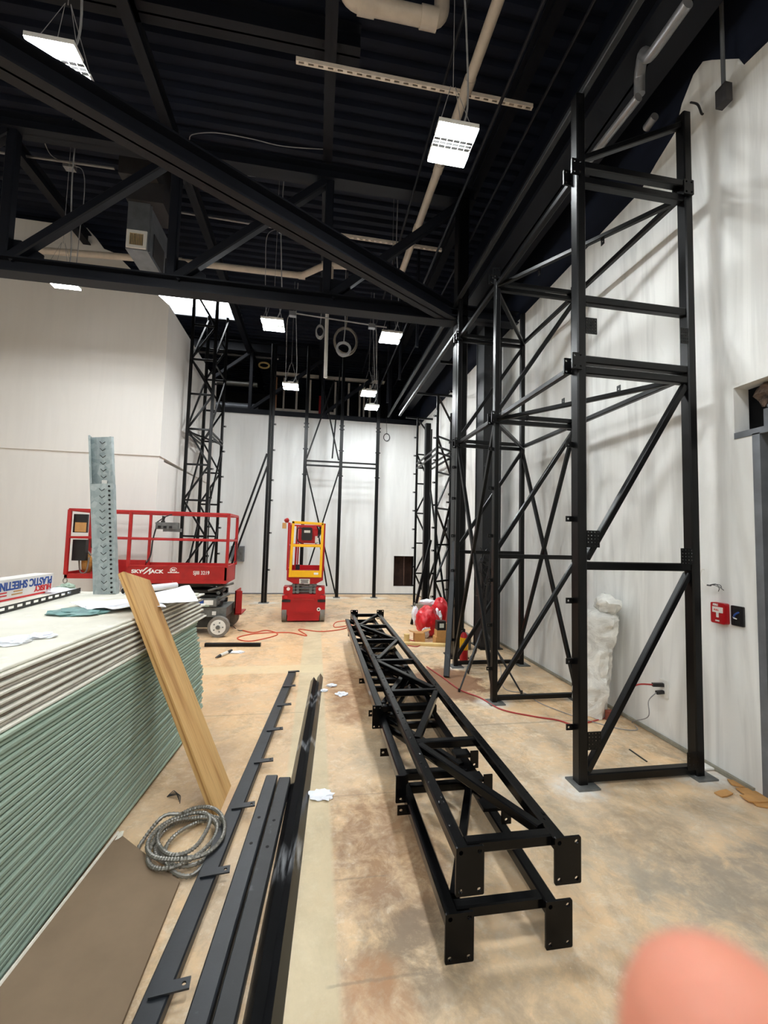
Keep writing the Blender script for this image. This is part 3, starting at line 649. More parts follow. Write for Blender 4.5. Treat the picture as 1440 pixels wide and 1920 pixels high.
# ================================================================== loose steel on the floor
def floor_bar(name, label, near, far, w, h, mat, cat='steel tube', group=None, ext=.9):
    a, b = V(near), V(far); a.z = b.z = h/2; d = (b-a).normalized(); a = a-d*ext
    o = thing(name, label, cat, (a.x, a.y, 0), group); MB().bar(a, b, w, h).obj('tube', mat, o); return o, a, b, d
q = floor_bar('flat_tube', 'long flat dark grey tube with welded lugs, nearest the drywall', W(270, 1920, Z=.05), W(548, 1259, Z=.05), .088, .05, 'steel_floor', ext=.75)
for px_, py_ in ((554, 1259), (546, 1286), (537, 1321), (520, 1367), (500, 1426), (463, 1510), (412, 1634), (330, 1851)):
    c = W(px_, py_, Z=.055); s = .075
    MB().poly((c.x-.03, c.y, .052), V((1, .12, 0)), V((-.12, 1, 0)), rect(-.055, -.021, .075, .021), .007, [circ(.055, 0, .008)]).obj('lug', 'steel_floor', q[0])
for k, (na, fa, lab, mt) in enumerate(((W(367, 1920, Z=.05), W(510, 1453, Z=.05), 'left one of two dark tubes lying side by side on the floor', 'steel_floor'), (W(418, 1920, Z=.05), W(534, 1457, Z=.05), 'right one of two dark tubes lying side by side, dustier', 'steel_dusty'))):
    q = floor_bar('square_tube', lab, na, fa, .078, .05, mt, ext=.75)
    for e in (.42, .62):
        c = q[2]-q[3]*e; MB().cyl((c.x, c.y, .0495), (c.x, c.y, .0508), .009, 10).obj('bolt_hole', 'painted_dark', q[0])
a, b = W(490, 1920, Z=.03), W(594, 1272, Z=.03)
for k, (dx, ln, lab) in enumerate(((-.034, 0, 'left one of two glossy black angle bars with white scuffs'), (.034, .12, 'right one of two glossy black angle bars with white scuffs'))):
    pa, pb = V((a.x, a.y, 0)), V((b.x, b.y, 0)); d = (pb-pa).normalized(); sx = V((d.y, -d.x, 0)); pa = pa-d*.75+sx*dx; pb = pb+d*ln+sx*dx
    L_ = (pb-pa).length; mb = MB(); r = .05; tk = .006
    prof = [(-r*.68, 0), (0, r*.98), (r*.68, 0), (r*.68-tk*1.4, 0), (0, r*.98-tk*2), (-r*.68+tk*1.4, 0)]; n = 6
    vs = [V((x, y-L_/2, z)) for y in (0, L_) for x, z in prof]
    mb.add(vs, [tuple(range(n)), tuple(range(2*n-1, n-1, -1))]+[(i, n+i, n+(i+1) % n, (i+1) % n) for i in range(n)])
    o = mb.obj('angle_bar', 'angle'); o.location = (pa+pb)/2; o.rotation_euler = (0, 0, math.atan2(d.y, d.x)-math.pi/2); tag(o, lab, 'angle bar')
a, b = W(398, 1208, Z=.03), W(489, 1208, Z=.03)
tag(MB().bar((a.x-.1, a.y, .025), (b.x, b.y, .025), .06, .05).obj('square_tube', 'steel'), 'short black tube lying crosswise beyond the drywall stack', 'steel tube')
# leaning tubes near the front column
tag(MB().bar((1.60, 4.88, .01), (1.93, 5.62, 1.62), .07, .055).obj('leaning_tube', 'steel_dusty'), 'thick black tube leaning on the front column with a grey scuffed patch', 'tube')
tag(MB().bar((1.86, 7.85, .01), (2.25, 8.0, 1.63), .05).obj('leaning_tube', 'steel'), 'thin black tube leaning right, its foot beside the red and white bag', 'tube')
# ================================================================== drywall stack
def sheet(label, group, z, th, face, y1, tilt, wid, ln, edge, facemat=None):
    """one board; the long edge nearest the walkway runs through face(y)"""
    mb = MB(); c = th*.24
    a, b = V((face(y1-ln), y1-ln, 0)), V((face(y1), y1, 0)); d = (b-a).normalized(); sx = V((-d.y, d.x, 0))
    def prism(x0, x1, z0, z1, name, mt, par):
        q = MB(); pr = [(x0+c, z0), (x0, z0+c), (x0, z1-c), (x0+c, z1), (x1, z1), (x1, z0)]
        n = len(pr); vs = [a+d*s+sx*x+V((0, 0, zz)) for s in (0, ln) for x, zz in pr]
        q.add(vs, [tuple(range(n)), tuple(range(2*n-1, n-1, -1))]+[(i, n+i, n+(i+1) % n, (i+1) % n) for i in range(n)])
        return q.obj(name, mt, par)
    o = prism(0, wid, z, z+th, 'drywall_sheet', edge, None)
    return tag(o, label, 'drywall sheet', group)
rs = random.Random(3)
gf = lambda y: -1.067+.0575*(y-1.77)
tag(MB().box((-2.2, .7, 0), (-1.12, .8, .02)).obj('timber_bearer', 'lumber'), 'timber strip under the near end of the drywall stack', 'timber')
tag(MB().box((-2.2, 3.4, 0), (-1.04, 3.5, .02)).obj('timber_bearer', 'lumber'), 'timber strip under the far end of the drywall stack', 'timber')
z = .02; nG = 35; th = (.88-.02)/nG
for k in range(nG):
    off = rs.uniform(-.003, .004)+(.005 if k % 2 else 0)+.07*z/.9; dy = rs.uniform(-.025, .025)+.06*math.sin(k*.13)
    sheet('green moisture resistant drywall sheet in the lower part of the tall stack', 'green drywall sheets', z, th-.0042, lambda y, off=off: gf(y)-off, 3.98+dy, 0, 1.25, 3.2, 'greenboard_pale' if k == nG-1 else 'greenboard'); z += th
nW = 14; th = .222/nW
for k in range(nW):
    off = rs.uniform(-.004, .004)+.075+.05*k/nW+(0, .012, .002, .014)[k % 4]
    wf = lambda y, off=off: gf(y)-off+.012*(y-1.8)
    last = k == nW-1
    sheet('ivory drywall sheet on top of the stack, carrying drawings and a carton' if last else 'ivory edged drywall sheet near the top of the stack', None if last else 'ivory drywall sheets', z, th-.0025, wf, 4.14+rs.uniform(-.03, .03)-.05*(k % 3), 0, 1.32, 3.25, 'board_top' if last else ('board_edge_pale', 'board_edge', 'board_edge_pale', 'board_edge_dark')[k % 4]); z += th
TOP = z-.0025
# offcut of board on the floor, its left edge propped on the stack
a, b, c_, d_ = V((-.985, 2.50, .035)), V((-.575, 2.17, .004)), V((-.585, .9, .004)), V((-1.08, .9, .07))
mb = MB(); nn = V((-.06, 0, 1)).normalized()*.013
mb.add([a, b, c_, d_, a+nn, b+nn, c_+nn, d_+nn], [(4, 7, 6, 5), (0, 1, 2, 3), (0, 4, 5, 1), (1, 5, 6, 2), (2, 6, 7, 3), (3, 7, 4, 0)])
o = tag(mb.obj('board_offcut', 'kraft'), 'brown backed drywall offcut lying against the foot of the stack', 'board')
mb = MB(); mb.tube([a+nn, a*.75+d_*.25+nn, a*.5+d_*.5+nn, d_+nn], .007, 6); lump(mb, a+nn+V((.02, -.03, .003)), (.012, .035, .003), 3, .5, 2)
mb.obj('torn_edge', 'gypsum', o)
# plank
pb, pt = V((-.52, 2.79, 0)), V((-1.205, 3.06, 1.345))
dr = (pt-pb).normalized(); wy = V((0.05, 1, 0)); wy = (wy-dr*wy.dot(dr)).normalized(); nx = wy.cross(dr).normalized()
if nx.x < 0: nx = -nx
mb = MB(); hw, ht = .15, .019
cs = [V(q) for q in ()]
low = []
for sw, sn in ((-1, -1), (1, -1), (1, 1), (-1, 1)):
    p = pb+wy*hw*sw+nx*ht*sn; low.append(p+dr*((0.002-p.z)/dr.z))
hi = [pt+wy*hw*sw+nx*ht*sn+dr*(.02 if sw < 0 else -.03) for sw, sn in ((-1, -1), (1, -1), (1, 1), (-1, 1))]
mb.add(low+hi, [(0, 1, 2, 3), (7, 6, 5, 4)]+[(i, 4+i, 4+(i+1) % 4, (i+1) % 4) for i in range(4)])
o = mb.obj('plank', 'wood')
R = Matrix((nx, wy, dr)).transposed().to_4x4(); R.translation = (pb+pt)/2
o.data.transform(R.inverted()); o.matrix_world = R
tag(o, 'rough brown timber plank leaning against the drywall stack', 'plank')
# galvanised studs standing on the stack
def channel(name, label, p0, p1, w, dep, open_dir, chev, lip=True):
    p0, p1 = V(p0), V(p1); o = thing(name, label, 'metal stud', p0); d = (p1-p0).normalized(); s = V((1, 0, 0)); f = V((0, open_dir, 0)); th = .003
    mb = MB(); mb.bar(p0, p1, w, th, up=(0, 1, 0), ch=0)
    for k in (-1, 1):
        mb.bar(p0+s*k*w/2+f*dep/2, p1+s*k*w/2+f*dep/2, th, dep, up=(0, 1, 0), ch=0)
        if lip: mb.bar(p0+s*k*(w/2-.008)+f*dep, p1+s*k*(w/2-.008)+f*dep, .016, th, up=(0, 1, 0), ch=0)
    mb.obj('web', 'galv', o)
    g = MB(); L_ = (p1-p0).length
    for i in range(int(L_/.062)):
        c = p0+d*(.04+i*.062)-V((0, .004, 0))
        g.tube([c+V((-.022, 0, .012)), c+V((0, -.001, -.008)), c+V((.022, 0, .012))], .0028, 4)
    g.obj('pressed_chevrons', 'dark_metal', o); return o
s1 = channel('metal_stud', 'taller galvanised stud standing behind another one, pressed chevrons down its face', (-1.80, 4.04, TOP), (-1.93, 4.04, 2.49), .185, .045, -1, True)
MB().box((-1.905, 4.028, 2.0), (-1.86, 4.036, 2.1)).obj('white_sticker', 'white_plastic', s1)
s2 = channel('metal_stud', 'shorter dented galvanised stud in front of the taller one', (-1.79, 3.96, TOP), (-1.87, 3.96, 2.06), .178, .05, 1, True)
mb = MB()
for k in range(24):
    c = V((-1.79, 3.955, TOP)).lerp(V((-1.87, 3.955, 2.06)), (k+.5)/24); mb.cyl(c+V((.06, 0, 0)), c+V((.06, -.005, 0)), .009, 8)
mb.obj('punched_holes', 'painted_dark', s2)
# carton of plastic sheeting, upside down lettering facing the walkway
o = thing('carton', 'white carton with upside down blue and red lettering on the drywall stack', 'box', (-2.3, 3.5, TOP))
a, b = V((-2.275, 2.75, TOP)), V((-2.275, 4.10, TOP)); H_ = .165
mb = MB(); mb.box((-2.42, 2.75, TOP), (-2.275, 4.10, TOP+H_)); mb.obj('box', 'boxwhite', o)
MB().add([(0, 0, 0)], []) 
fu, fv = V((0, -1, 0)), V((0, 0, -1))
text('lettering', 'PLASTIC SHEETING', .083, (-2.273, 4.075, TOP+.158), fu, fv, 'blue_ink', o, .93, .003) if False else None
text('lettering', 'PLASTIC SHEETING', .085, (-2.273, 4.08, TOP+.142), V((0, -1, 0)), V((0, 0, -1)), 'blue_ink', o, .92, .0025)
text('lettering', 'HUSKY', .062, (-2.273, 4.075, TOP+.078), V((0, -1, 0)), V((0, 0, -1)), 'red_ink', o, 1.1, .0025)
for k, y in enumerate((3.72, 3.55, 3.38)):
    mb = MB()
    for i in range(2): mb.box((-2.2745, y, TOP+.04+.022*i), (-2.2735, y-.12+.02*i, TOP+.05+.022*i))
    mb.obj('small_print', 'red_ink' if k % 2 else 'card', o)
MB().box((-2.276, 2.75, TOP+.006), (-2.2725, 4.10, TOP+.02)).obj('red_stripe', 'red_ink', o)
# slotted black track beside it
o = thing('slotted_track', 'dark slotted metal track lying in front of the white carton', 'metal track', (-2.1, 3.3, TOP))
p0, p1 = W(0, 1152, Z=TOP), W(150, 1112, Z=TOP); d = (p1-p0).normalized(); p0 = p0-d*.5; sx = d.cross(V((0, 0, 1)))
ln = (p1-p0).length
mb = MB(); mb.poly(p0+V((0, 0, .002)), d, (0, 0, 1), rect(0, 0, ln, .045), .003, [rect(.03+i*.09, .016, .09+i*.09, .034) for i in range(int((ln-.1)/.09))])
mb.box((0, 0, 0), (ln, .05, .003), Matrix.Translation(p0+V((0, 0, .0005))) @ Matrix((d, d.cross(V((0, 0, -1))), V((0, 0, 1)))).transposed().to_4x4())
mb.obj('track', 'dark_metal', o)
# papers, wraps and small things on the stack
def paper(label, pts, z, curl=.01, seed=0, mat='paper', name='drawing_sheet', n=10):
    """a sheet over four corner pixels on the stack top, gently waved"""
    q = [W(x, y, Z=z) for x, y in pts]; mb = MB(); vs = []
    for i in range(n+1):
        for j in range(n+1):
            u, v = i/n, j/n; p = (q[0]*(1-u)+q[1]*u)*(1-v)+(q[3]*(1-u)+q[2]*u)*v
            p.z = z+abs(curl*(noise.noise(V((u*3, v*3, seed)))))+(.5*curl*((u-.5)**2)*2); vs.append(p)
    top = len(vs); vs += [p-V((0, 0, .002)) for p in vs]; k = n+1
    fs = [(i*k+j, (i+1)*k+j, (i+1)*k+j+1, i*k+j+1) for i in range(n) for j in range(n)]
    fs += [tuple(top+x for x in reversed(f)) for f in fs]
    ring = [j for j in range(k)]+[i*k+n for i in range(1, k)]+[n*k+j for j in range(n-1, -1, -1)]+[i*k for i in range(n-1, 0, -1)]
    fs += [(ring[i], ring[(i+1) % len(ring)], top+ring[(i+1) % len(ring)], top+ring[i]) for i in range(len(ring))]
    mb.add(vs, fs); return tag(mb.obj(name, mat), label, 'paper')
o = paper('large white drawing sheet overhanging the far corner of the stack', [(262, 1117), (355, 1098), (372, 1128), (290, 1132)], TOP+.035, .02, 2)
o = paper('long rolled white drawing sheet lying in the middle of the stack top', [(130, 1131), (290, 1121), (312, 1140), (165, 1146)], TOP+.022, .03, 5)
mb = MB(); r1, r2 = W(160, 1140, Z=TOP+.03), W(300, 1129, Z=TOP+.03); mb.tube([r1, r2], .016, 10); mb.obj('rolled_edge', 'paper', o, True)
mb = MB(); c = W(145, 1148, Z=TOP+.012); lump(mb, c, (.17, .1, .022), 4, .35, 3, 2.6, -.011)
tag(mb.obj('plastic_wrap', 'teal', None, True), 'crumpled teal and clear plastic wrap under the drawings', 'plastic wrap')
for px_, py_, sc, lab, mt in ((22, 1203, (.07, .06, .022), 'crumpled ivory paper nearest the camera on the stack top', 'paper'), (78, 1192, (.06, .04, .015), 'smaller ivory paper scrap beside the crumpled one on the stack', 'paper'),
                              (118, 1110, (.12, .07, .03), 'crumpled white rag beside the carton on the stack', 'paper'), (124, 1102, (.07, .04, .04), 'green and yellow printed wrapper behind the white rag', 'greenboard')):
    c = W(px_, py_, Z=TOP+.01); mb = MB(); lump(mb, c, sc, px_, .5, 3, 2.4, -.009); tag(mb.obj('crumpled_paper', mt, None, True), lab, 'scrap')
o = thing('paper_tube', 'rolled drawing with a dark open end on the stack, left of the plank', 'paper tube', W(232, 1108, Z=TOP))
a = W(231, 1108, Z=TOP+.033); MB().cyl(a, a+V((.30, .42, 0)), .03, 18).obj('roll', 'paper', o, True)
dq = V((.30, .42, 0)).normalized(); MB().cyl(a-dq*.003, a+dq*.002, .024, 18).obj('dark_bore', 'painted_dark', o)
c = W(205, 1110, Z=TOP); tag(MB().box(c+V((-.05, -.03, -.001)), c+V((.07, .04, .10))).obj('clear_case', 'clearfilm'), 'clear plastic case standing at the foot of the studs', 'case')
# ================================================================== flexible conduit coil on the floor
o = thing('conduit_coil', 'coil of ribbed silver flexible conduit beside the plank', 'conduit', W(345, 1590, Z=0))
cc = W(352, 1585, Z=0); rs = random.Random(5); mb = MB()
pts = []
for k in range(5*36+14):
    a_ = k*2*math.pi/36; r_ = .138+.03*math.sin(a_*.43+1)+.012*math.sin(a_*2.7); cx = .03*math.sin(a_*.21)
    pts.append(cc+V((r_*1.05*math.cos(a_)+cx, r_*1.25*math.sin(a_), .014+.011*(k/36)+.004*math.sin(a_*3))))
def ribbed(mb, pts, r):
    # resample, then alternate the radius so the strip-wound ribs show
    out = []; acc = 0
    for a, b in zip(pts, pts[1:]):
        n = max(1, int((b-a).length/.007)); out += [a.lerp(b, i/n) for i in range(n)]
    mb.tube(out, [r*(1.0 if i % 2 else .7) for i in range(len(out))], 7)
ribbed(mb, pts, .0115)
tail = spline([pts[-1], cc+V((-.17, .12, .08)), cc+V((-.24, .02, .012)), cc+V((-.22, -.06, .012))], 10); ribbed(mb, tail, .0115)
ribbed(mb, spline([cc+V((-.15, .0, .014)), cc+V((-.02, -.2, .03)), cc+V((.08, -.23, .016)), cc+V((.14, -.14, .02))], 10), .0115)
mb.obj('flexible_conduit', 'chrome', o, True)
c = W(313, 1495, Z=0); mb = MB()
for k in range(5): mb.tube(spline([c+V((0, 0, .004)), c+V((.03+k*.012, .03-k*.012, .02)), c+V((.06+k*.01, -.02*k, .006))], 6), .0022, 5)
tag(mb.obj('wire_scrap', 'darkwire'), 'thin dark wire scrap at the foot of the drywall stack', 'wire')

# ================================================================== red scissor lift at the left
YN, YFAR = 7.1, 7.86
o = thing('scissor_lift', 'large worn red scissor lift with its deck extended, behind the drywall stack', 'scissor lift', (-2.3, 7.45, 0))
t = o
def lp(name, mat, *boxes, par=None):
    mb = MB()
    for b in boxes: mb.box(*b)
    return mb.obj(name, mat, par or o)
def lb(name, mat, *bars, par=None):
    mb = MB()
    for b in bars: mb.bar(*b)
    return mb.obj(name, mat, par or o)
def wheel(x, y, s, par, r=.163):
    wq = MB(); wq.cyl((x, y, r), (x, y-s*.1, r), r, 28); wo = wq.obj('wheel', 'rubber', par, True)
    h = MB(); h.cyl((x, y-s*.1, r), (x, y-s*.108, r), r*.72, 24); h.obj('hub', 'white_plastic', wo, True)
    h = MB(); h.cyl((x, y-s*.108, r), (x, y-s*.13, r), r*.2, 12)
    for k in range(5): h.cyl((x+math.cos(k*1.257)*r*.45, y-s*.108, r+math.sin(k*1.257)*r*.45), (x+math.cos(k*1.257)*r*.45, y-s*.116, r+math.sin(k*1.257)*r*.45), r*.07, 8)
    h.obj('hub_nut', 'grey_metal', wo, True); return wo
XR_, XL_ = -1.42, -3.0          # chassis and main platform ends
for y, s in ((YN+.02, 1), (YFAR-.02, -1)):
    for x in (-1.49, -2.75): wheel(x, y, s, o)
lp('chassis', 'grey_metal', ((-2.95, YN+.05, .30), (-1.40, YFAR-.05, .45)))
lp('lower_frame', 'dark_metal', ((-2.9, YN+.12, .12), (-1.62, YFAR-.12, .30)), ((-1.62, YN+.2, .14), (-1.42, YFAR-.2, .3)))
lp('battery_tray', 'grey_metal', ((-2.7, YN+.0, .47), (-1.55, YN+.1, .60)))
lp('data_plate', 'blue_ink', ((-1.86, YN-.006, .51), (-1.75, YN, .58))); lp('data_plate', 'white_plastic', ((-1.74, YN-.006, .5), (-1.6, YN, .575)), ((-1.62, YN+.044, .33), (-1.56, YN+.05, .39)))
lp('green_sticker', 'greenboard', ((-1.76, YN-.004, .475), (-1.66, YN+.0, .495)))
sc = []
for k in range(4):
    z0 = .50+k*.085
    for y in (YN+.14, YN+.2, YFAR-.2, YFAR-.14):
        sc.append(((-2.95, y, z0 if k % 2 else z0+.07), (-1.50, y, z0+.07 if k % 2 else z0), .035, .07))
lb('scissor_arms', 'dark_metal', *sc)
mb = MB()
for z0 in (.52, .6, .68, .76): mb.cyl((-1.55, YN+.1, z0), (-1.55, YFAR-.1, z0), .03, 10)
mb.cyl((-1.72, YN+.1, .5), (-1.38, YN+.16, .66), .022, 10); mb.cyl((-1.70, YN+.05, .72), (-1.32, YN+.12, .84), .02, 10); mb.obj('pivot_tubes', 'grey_metal', o, True)
lp('swing_tray', 'red', ((-1.36, YN+.5, .26), (-1.34, YN+.98, .66)), ((-1.36, YN+.5, .26), (-1.24, YN+.52, .66)), ((-1.36, YN+.5, .25), (-1.24, YN+.98, .27)))
# platform: main deck and roll-out deck
lp('main_deck', 'red', ((-2.92, YN, .855), (XR_, YN+.03, 1.12)), ((-2.92, YFAR-.03, .84), (XR_, YFAR, 1.12)), ((XR_-.03, YN, .84), (XR_, YFAR, 1.12)), ((-2.92, YN+.03, .85), (XR_-.03, YFAR-.03, .9)))
lp('deck_rim', 'red', ((-2.92, YN-.012, .84), (XR_+.01, YN, .89)), ((-2.92, YN-.012, 1.10), (XR_+.01, YN+.01, 1.125)))
lp('rollout_deck', 'red', ((-3.82, YN+.05, .90), (-2.9, YN+.08, .975)), ((-3.82, YFAR-.08, .90), (-2.9, YFAR-.05, .975)), ((-3.82, YN+.05, .90), (-3.78, YFAR-.05, 1.0)), ((-3.82, YN+.08, .935), (-2.9, YFAR-.08, .955)), ((-3.79, YFAR-.09, .97), (-2.9, YFAR-.05, 1.16)))
ring = [V((-3.80+.028*math.cos(k*.52), YN+.05, .865+.028*math.sin(k*.52)*1.3)) for k in range(12)]
MB().tube(ring, .008, 6, True).obj('tie_ring', 'chrome', o)
zm, zt = 1.535, 1.965
r = []
for y in (YN, YFAR-.02):
    r += [((-2.91, y, zt), (XR_, y, zt), .042), ((-2.91, y, zm), (XR_, y, zm), .034)]
    r += [((-3.80, y+(.05 if y == YN else -.05), zt), (-2.3, y+(.05 if y == YN else -.05), zt), .042), ((-3.80, y+(.05 if y == YN else -.05), zm), (-2.3, y+(.05 if y == YN else -.05), zm), .034)]
r += [((XR_, YN, zt), (XR_, YFAR-.02, zt), .04), ((XR_, YN, zm), (XR_, YFAR-.02, zm), .034), ((-3.80, YN+.05, zt), (-3.80, YFAR-.07, zt), .042), ((-3.80, YN+.05, zm), (-3.80, YFAR-.07, zm), .034)]
lb('guard_rail', 'red', *r)
for x, y in ((XR_, YN), (XR_, YFAR-.02), (-2.90, YN), (-2.62, YN+.3)):
    if y != YN+.3: lb('rail_post', 'red', ((x, y, 1.1), (x, y, zt), .045, .045, (0, 1, 0)))
for y in (YN+.05, YFAR-.07): lb('rail_post', 'red', ((-3.80, y, .96), (-3.80, y, zt), .05, .05, (0, 1, 0)))
lb('rail_post', 'red', ((-2.86, YFAR-.07, .96), (-2.86, YFAR-.07, zt), .04, .04, (0, 1, 0)))
mb = MB(); mb.tube(spline([(XR_+.01, YFAR-.05, 1.5), (XR_+.03, YFAR-.1, 1.2), (XR_, YFAR-.15, 1.15)], 5), .008, 5); mb.obj('chain', 'dark_metal', o)
# control box on the far rail, clutter at the roll-out end
cb = lp('control_box', 'grey_metal', ((-2.74, YFAR-.18, 1.70), (-2.38, YFAR-.08, 1.82)), ((-2.62, YFAR-.17, 1.66), (-2.34, YFAR-.07, 1.72)))
mb = MB(); mb.cyl((-2.64, YFAR-.13, 1.82), (-2.63, YFAR-.13, 1.93), .018, 8, .03); mb.cyl((-2.64, YFAR-.13, 1.82), (-2.64, YFAR-.13, 1.85), .035, 8); mb.obj('joystick', 'black_plastic', cb)
mb = MB()
for k in range(3): mb.box((-2.70+k*.09, YFAR-.186, 1.72), (-2.65+k*.09, YFAR-.18, 1.76))
mb.obj('buttons', 'black_plastic', cb)
mb = MB(); mb.tube(spline([(-2.74, YFAR-.15, 1.72), (-2.78, YFAR-.15, 1.5), (-2.80, YFAR-.15, 1.25), (-2.84, YFAR-.2, 1.12)], 6), .012, 6); mb.tube(spline([(-2.76, YFAR-.13, 1.8), (-2.6, YFAR-.13, 1.92), (-2.5, YFAR-.13, 1.96)], 6), .01, 6); mb.obj('control_cable', 'darkwire', cb)
lp('manual_holder', 'dark_metal', ((-3.74, YFAR-.16, 1.36), (-3.6, YFAR-.1, 1.52))) 
lp('document_box', 'black_plastic', ((-3.77, YN+.12, 1.17), (-3.58, YN+.2, 1.5)))
db = lp('safety_sign', 'black_plastic', ((-3.77, YN+.1, 1.61), (-3.57, YN+.14, 1.9)))
lp('sign_face', 'card', ((-3.74, YN+.094, 1.62), (-3.58, YN+.1, 1.77)), par=db)
def liftlog(): pass
text('lettering', 'SKY', .075, (-2.845, YN-.003, 1.0), (1, 0, 0), (0, 0, 1), 'white_paint', o, 1.25, .003)
text('lettering', 'JACK', .075, (-2.585, YN-.003, 1.0), (1, 0, 0), (0, 0, 1), 'white_paint', o, 1.2, .003)
mb = MB(); mb.add([(-2.675, YN-.005, .985), (-2.65, YN-.005, .985), (-2.54, YN-.005, 1.075), (-2.575, YN-.005, 1.075), (-2.70, YN-.005, 1.02), (-2.675, YN-.005, 1.02), (-2.60, YN-.005, 1.09), (-2.63, YN-.005, 1.09)], [(0, 1, 2, 3), (4, 5, 6, 7)]); mb.obj('emblem', 'white_paint', o)
text('lettering', '30', .05, (-2.265, YN-.003, 1.035), (1, 0, 0), (0, 0, 1), 'white_paint', o, 1.3, .002)
mb = MB(); ring = [V((-2.225+.05*math.cos(k*.314), YN-.004, 1.05+.042*math.sin(k*.314))) for k in range(1, 20)]; mb.tube(ring, .004, 4); mb.box((-2.31, YN-.005, 1.005), (-2.14, YN-.001, 1.017)); mb.obj('emblem', 'white_paint', o)
text('lettering', 'SJIII 3219', .08, (-1.93, YN-.003, .985), (1, 0, 0), (0, 0, 1), 'white_paint', o, .84, .0012)
# work gloves / bag hanging on the roll-out deck
g = thing('tool_bag', 'tan and black tool bag slumped on the lift deck behind the studs', 'bag', (-3.6, YN+.3, .96))
mb = MB(); lump(mb, (-3.62, YN+.28, 1.12), (.075, .08, .16), 8, .25, 3, 1.6, -.16); mb.obj('bag', 'amber', g, True)
mb = MB(); lump(mb, (-3.46, YN+.3, 1.10), (.08, .07, .14), 11, .3, 3, 1.6, -.14); mb.obj('flap', 'dark_wood', g, True)
mb = MB(); mb.tube(spline([(-3.7, YN+.19, 1.2), (-3.66, YN+.18, .99), (-3.58, YN+.19, 1.0), (-3.56, YN+.2, 1.22)], 6), .012, 6); mb.tube(spline([(-3.7, YN+.22, 1.25), (-3.62, YN+.21, 1.33), (-3.54, YN+.22, 1.25)], 6), .014, 6); mb.obj('strap', 'rubber', g, True)

# ================================================================== red and yellow lift in the middle
o = thing('scissor_lift', 'small bright red scissor lift with a yellow gate, seen end on at the far wall', 'scissor lift', (-.19, 8.9, 0))
YQ = 8.12; CX = -.19
body = MB()
body.poly((CX, YQ+1.5, 0), (1, 0, 0), (0, 0, 1), [(-.3, .03), (.3, .03), (.3, .14), (.41, .14), (.41, .50), (.3, .53), (-.3, .53), (-.41, .50), (-.41, .14), (-.3, .14)], 1.46)
bo = body.obj('body', 'red_clean', o)
lp('front_panel', 'red_clean', ((CX-.2, YQ+.02, .17), (CX+.2, YQ+.045, .45)), ((CX-.19, YQ+.01, .18), (CX+.19, YQ+.03, .2)), par=bo)
lp('panel_step', 'red', ((CX-.2, YQ+.005, .425), (CX+.2, YQ+.04, .455)), par=bo)
lp('black_bumper', 'black_plastic', ((CX-.41, YQ+.02, .385), (CX-.25, YQ+.045, .43)), ((CX+.26, YQ+.02, .385), (CX+.41, YQ+.045, .43)), par=bo)
for sx in (-1, 1):
    mb = MB(); mb.cyl((CX+sx*.34, YQ+.045, .475), (CX+sx*.34, YQ+.02, .475), .033, 14); mb.obj('tail_light', 'red_plastic', bo, True)
    lp('shoulder_block', 'red_clean', ((CX+sx*.22, YQ+.05, .53), (CX+sx*.39, YQ+.35, .67)), par=bo)
    mb = MB(); mb.cyl((CX+sx*.30, YQ+.05, .63), (CX+sx*.30, YQ+.035, .63), .032, 14); mb.obj('reflector', 'white_plastic', bo, True)
mb = MB(); mb.cyl((CX+.285, YQ+.045, .245), (CX+.285, YQ+.03, .245), .035, 14); mb.obj('charge_socket', 'white_plastic', bo, True)
mb = MB(); mb.cyl((CX+.285, YQ+.03, .245), (CX+.285, YQ+.024, .245), .016, 12); mb.obj('socket_hole', 'painted_dark', bo, True)
for sx in (-1, 1):
    for y in (YQ+.16, YQ+1.3):
        MB().cyl((CX+sx*.315, y, .15), (CX+sx*.405, y, .15), .15, 24).obj('wheel', 'rubber', o, True)
sc = MB()
for k in range(3):
    z0 = .545+k*.062
    for x in (-.2, -.125, .125, .2): sc.bar((CX+x, YQ+.06, z0+.028), (CX+x, YQ+1.45, z0+.028), .06, .055)
    sc.cyl((CX-.24, YQ+.12, z0+.028), (CX+.24, YQ+.12, z0+.028), .018, 10)
sc.obj('scissor_arms', 'grey_metal', o)
pl = MB(); pl.poly((CX, YQ+1.5, 0), (1, 0, 0), (0, 0, 1), [(-.18, .73), (.22, .73), (.35, .80), (.35, .99), (-.34, .99), (-.34, .80)], .06)
pl.poly((CX, YQ+.1, 0), (1, 0, 0), (0, 0, 1), [(-.2, .73), (.22, .73), (.35, .80), (.35, .99), (-.34, .99), (-.34, .80)], .06)
for x in (-.34, .33): pl.box((CX+x, YQ+.05, .80), (CX+x+.02, YQ+1.5, 1.0))
pl.box((CX-.33, YQ+.06, .84), (CX+.34, YQ+1.5, .87)); pl.obj('platform', 'red_clean', o)
sg = lp('notice_plate', 'white_plastic', ((CX-.1, YQ+.022, .735), (CX+.1, YQ+.03, .825)))
for k, (w_, z0) in enumerate(((.15, .795), (.13, .77), (.14, .745))): lp('print', 'hvac_dark', ((CX-w_/2, YQ+.019, z0), (CX+w_/2, YQ+.022, z0+.014)), par=sg)
gz = MB()
g0, g1 = -.27, .29
for a, b in (((g0-.005, .86), (g0+.02, 1.92)), ((g1+.005, .86), (g1+.02, 1.90))): gz.bar((CX+a[0], YQ, a[1]), (CX+b[0], YQ, b[1]), .05, .04, (0, 1, 0))
gz.bar((CX+g0, YQ, 1.905), (CX+g1+.03, YQ, 1.885), .04, .05); gz.bar((CX+g0, YQ, 1.46), (CX+g1, YQ, 1.46), .035, .05); gz.box((CX+g0, YQ-.015, .86), (CX+g1, YQ+.015, .985))
gz.obj('gate', 'yellow', o)
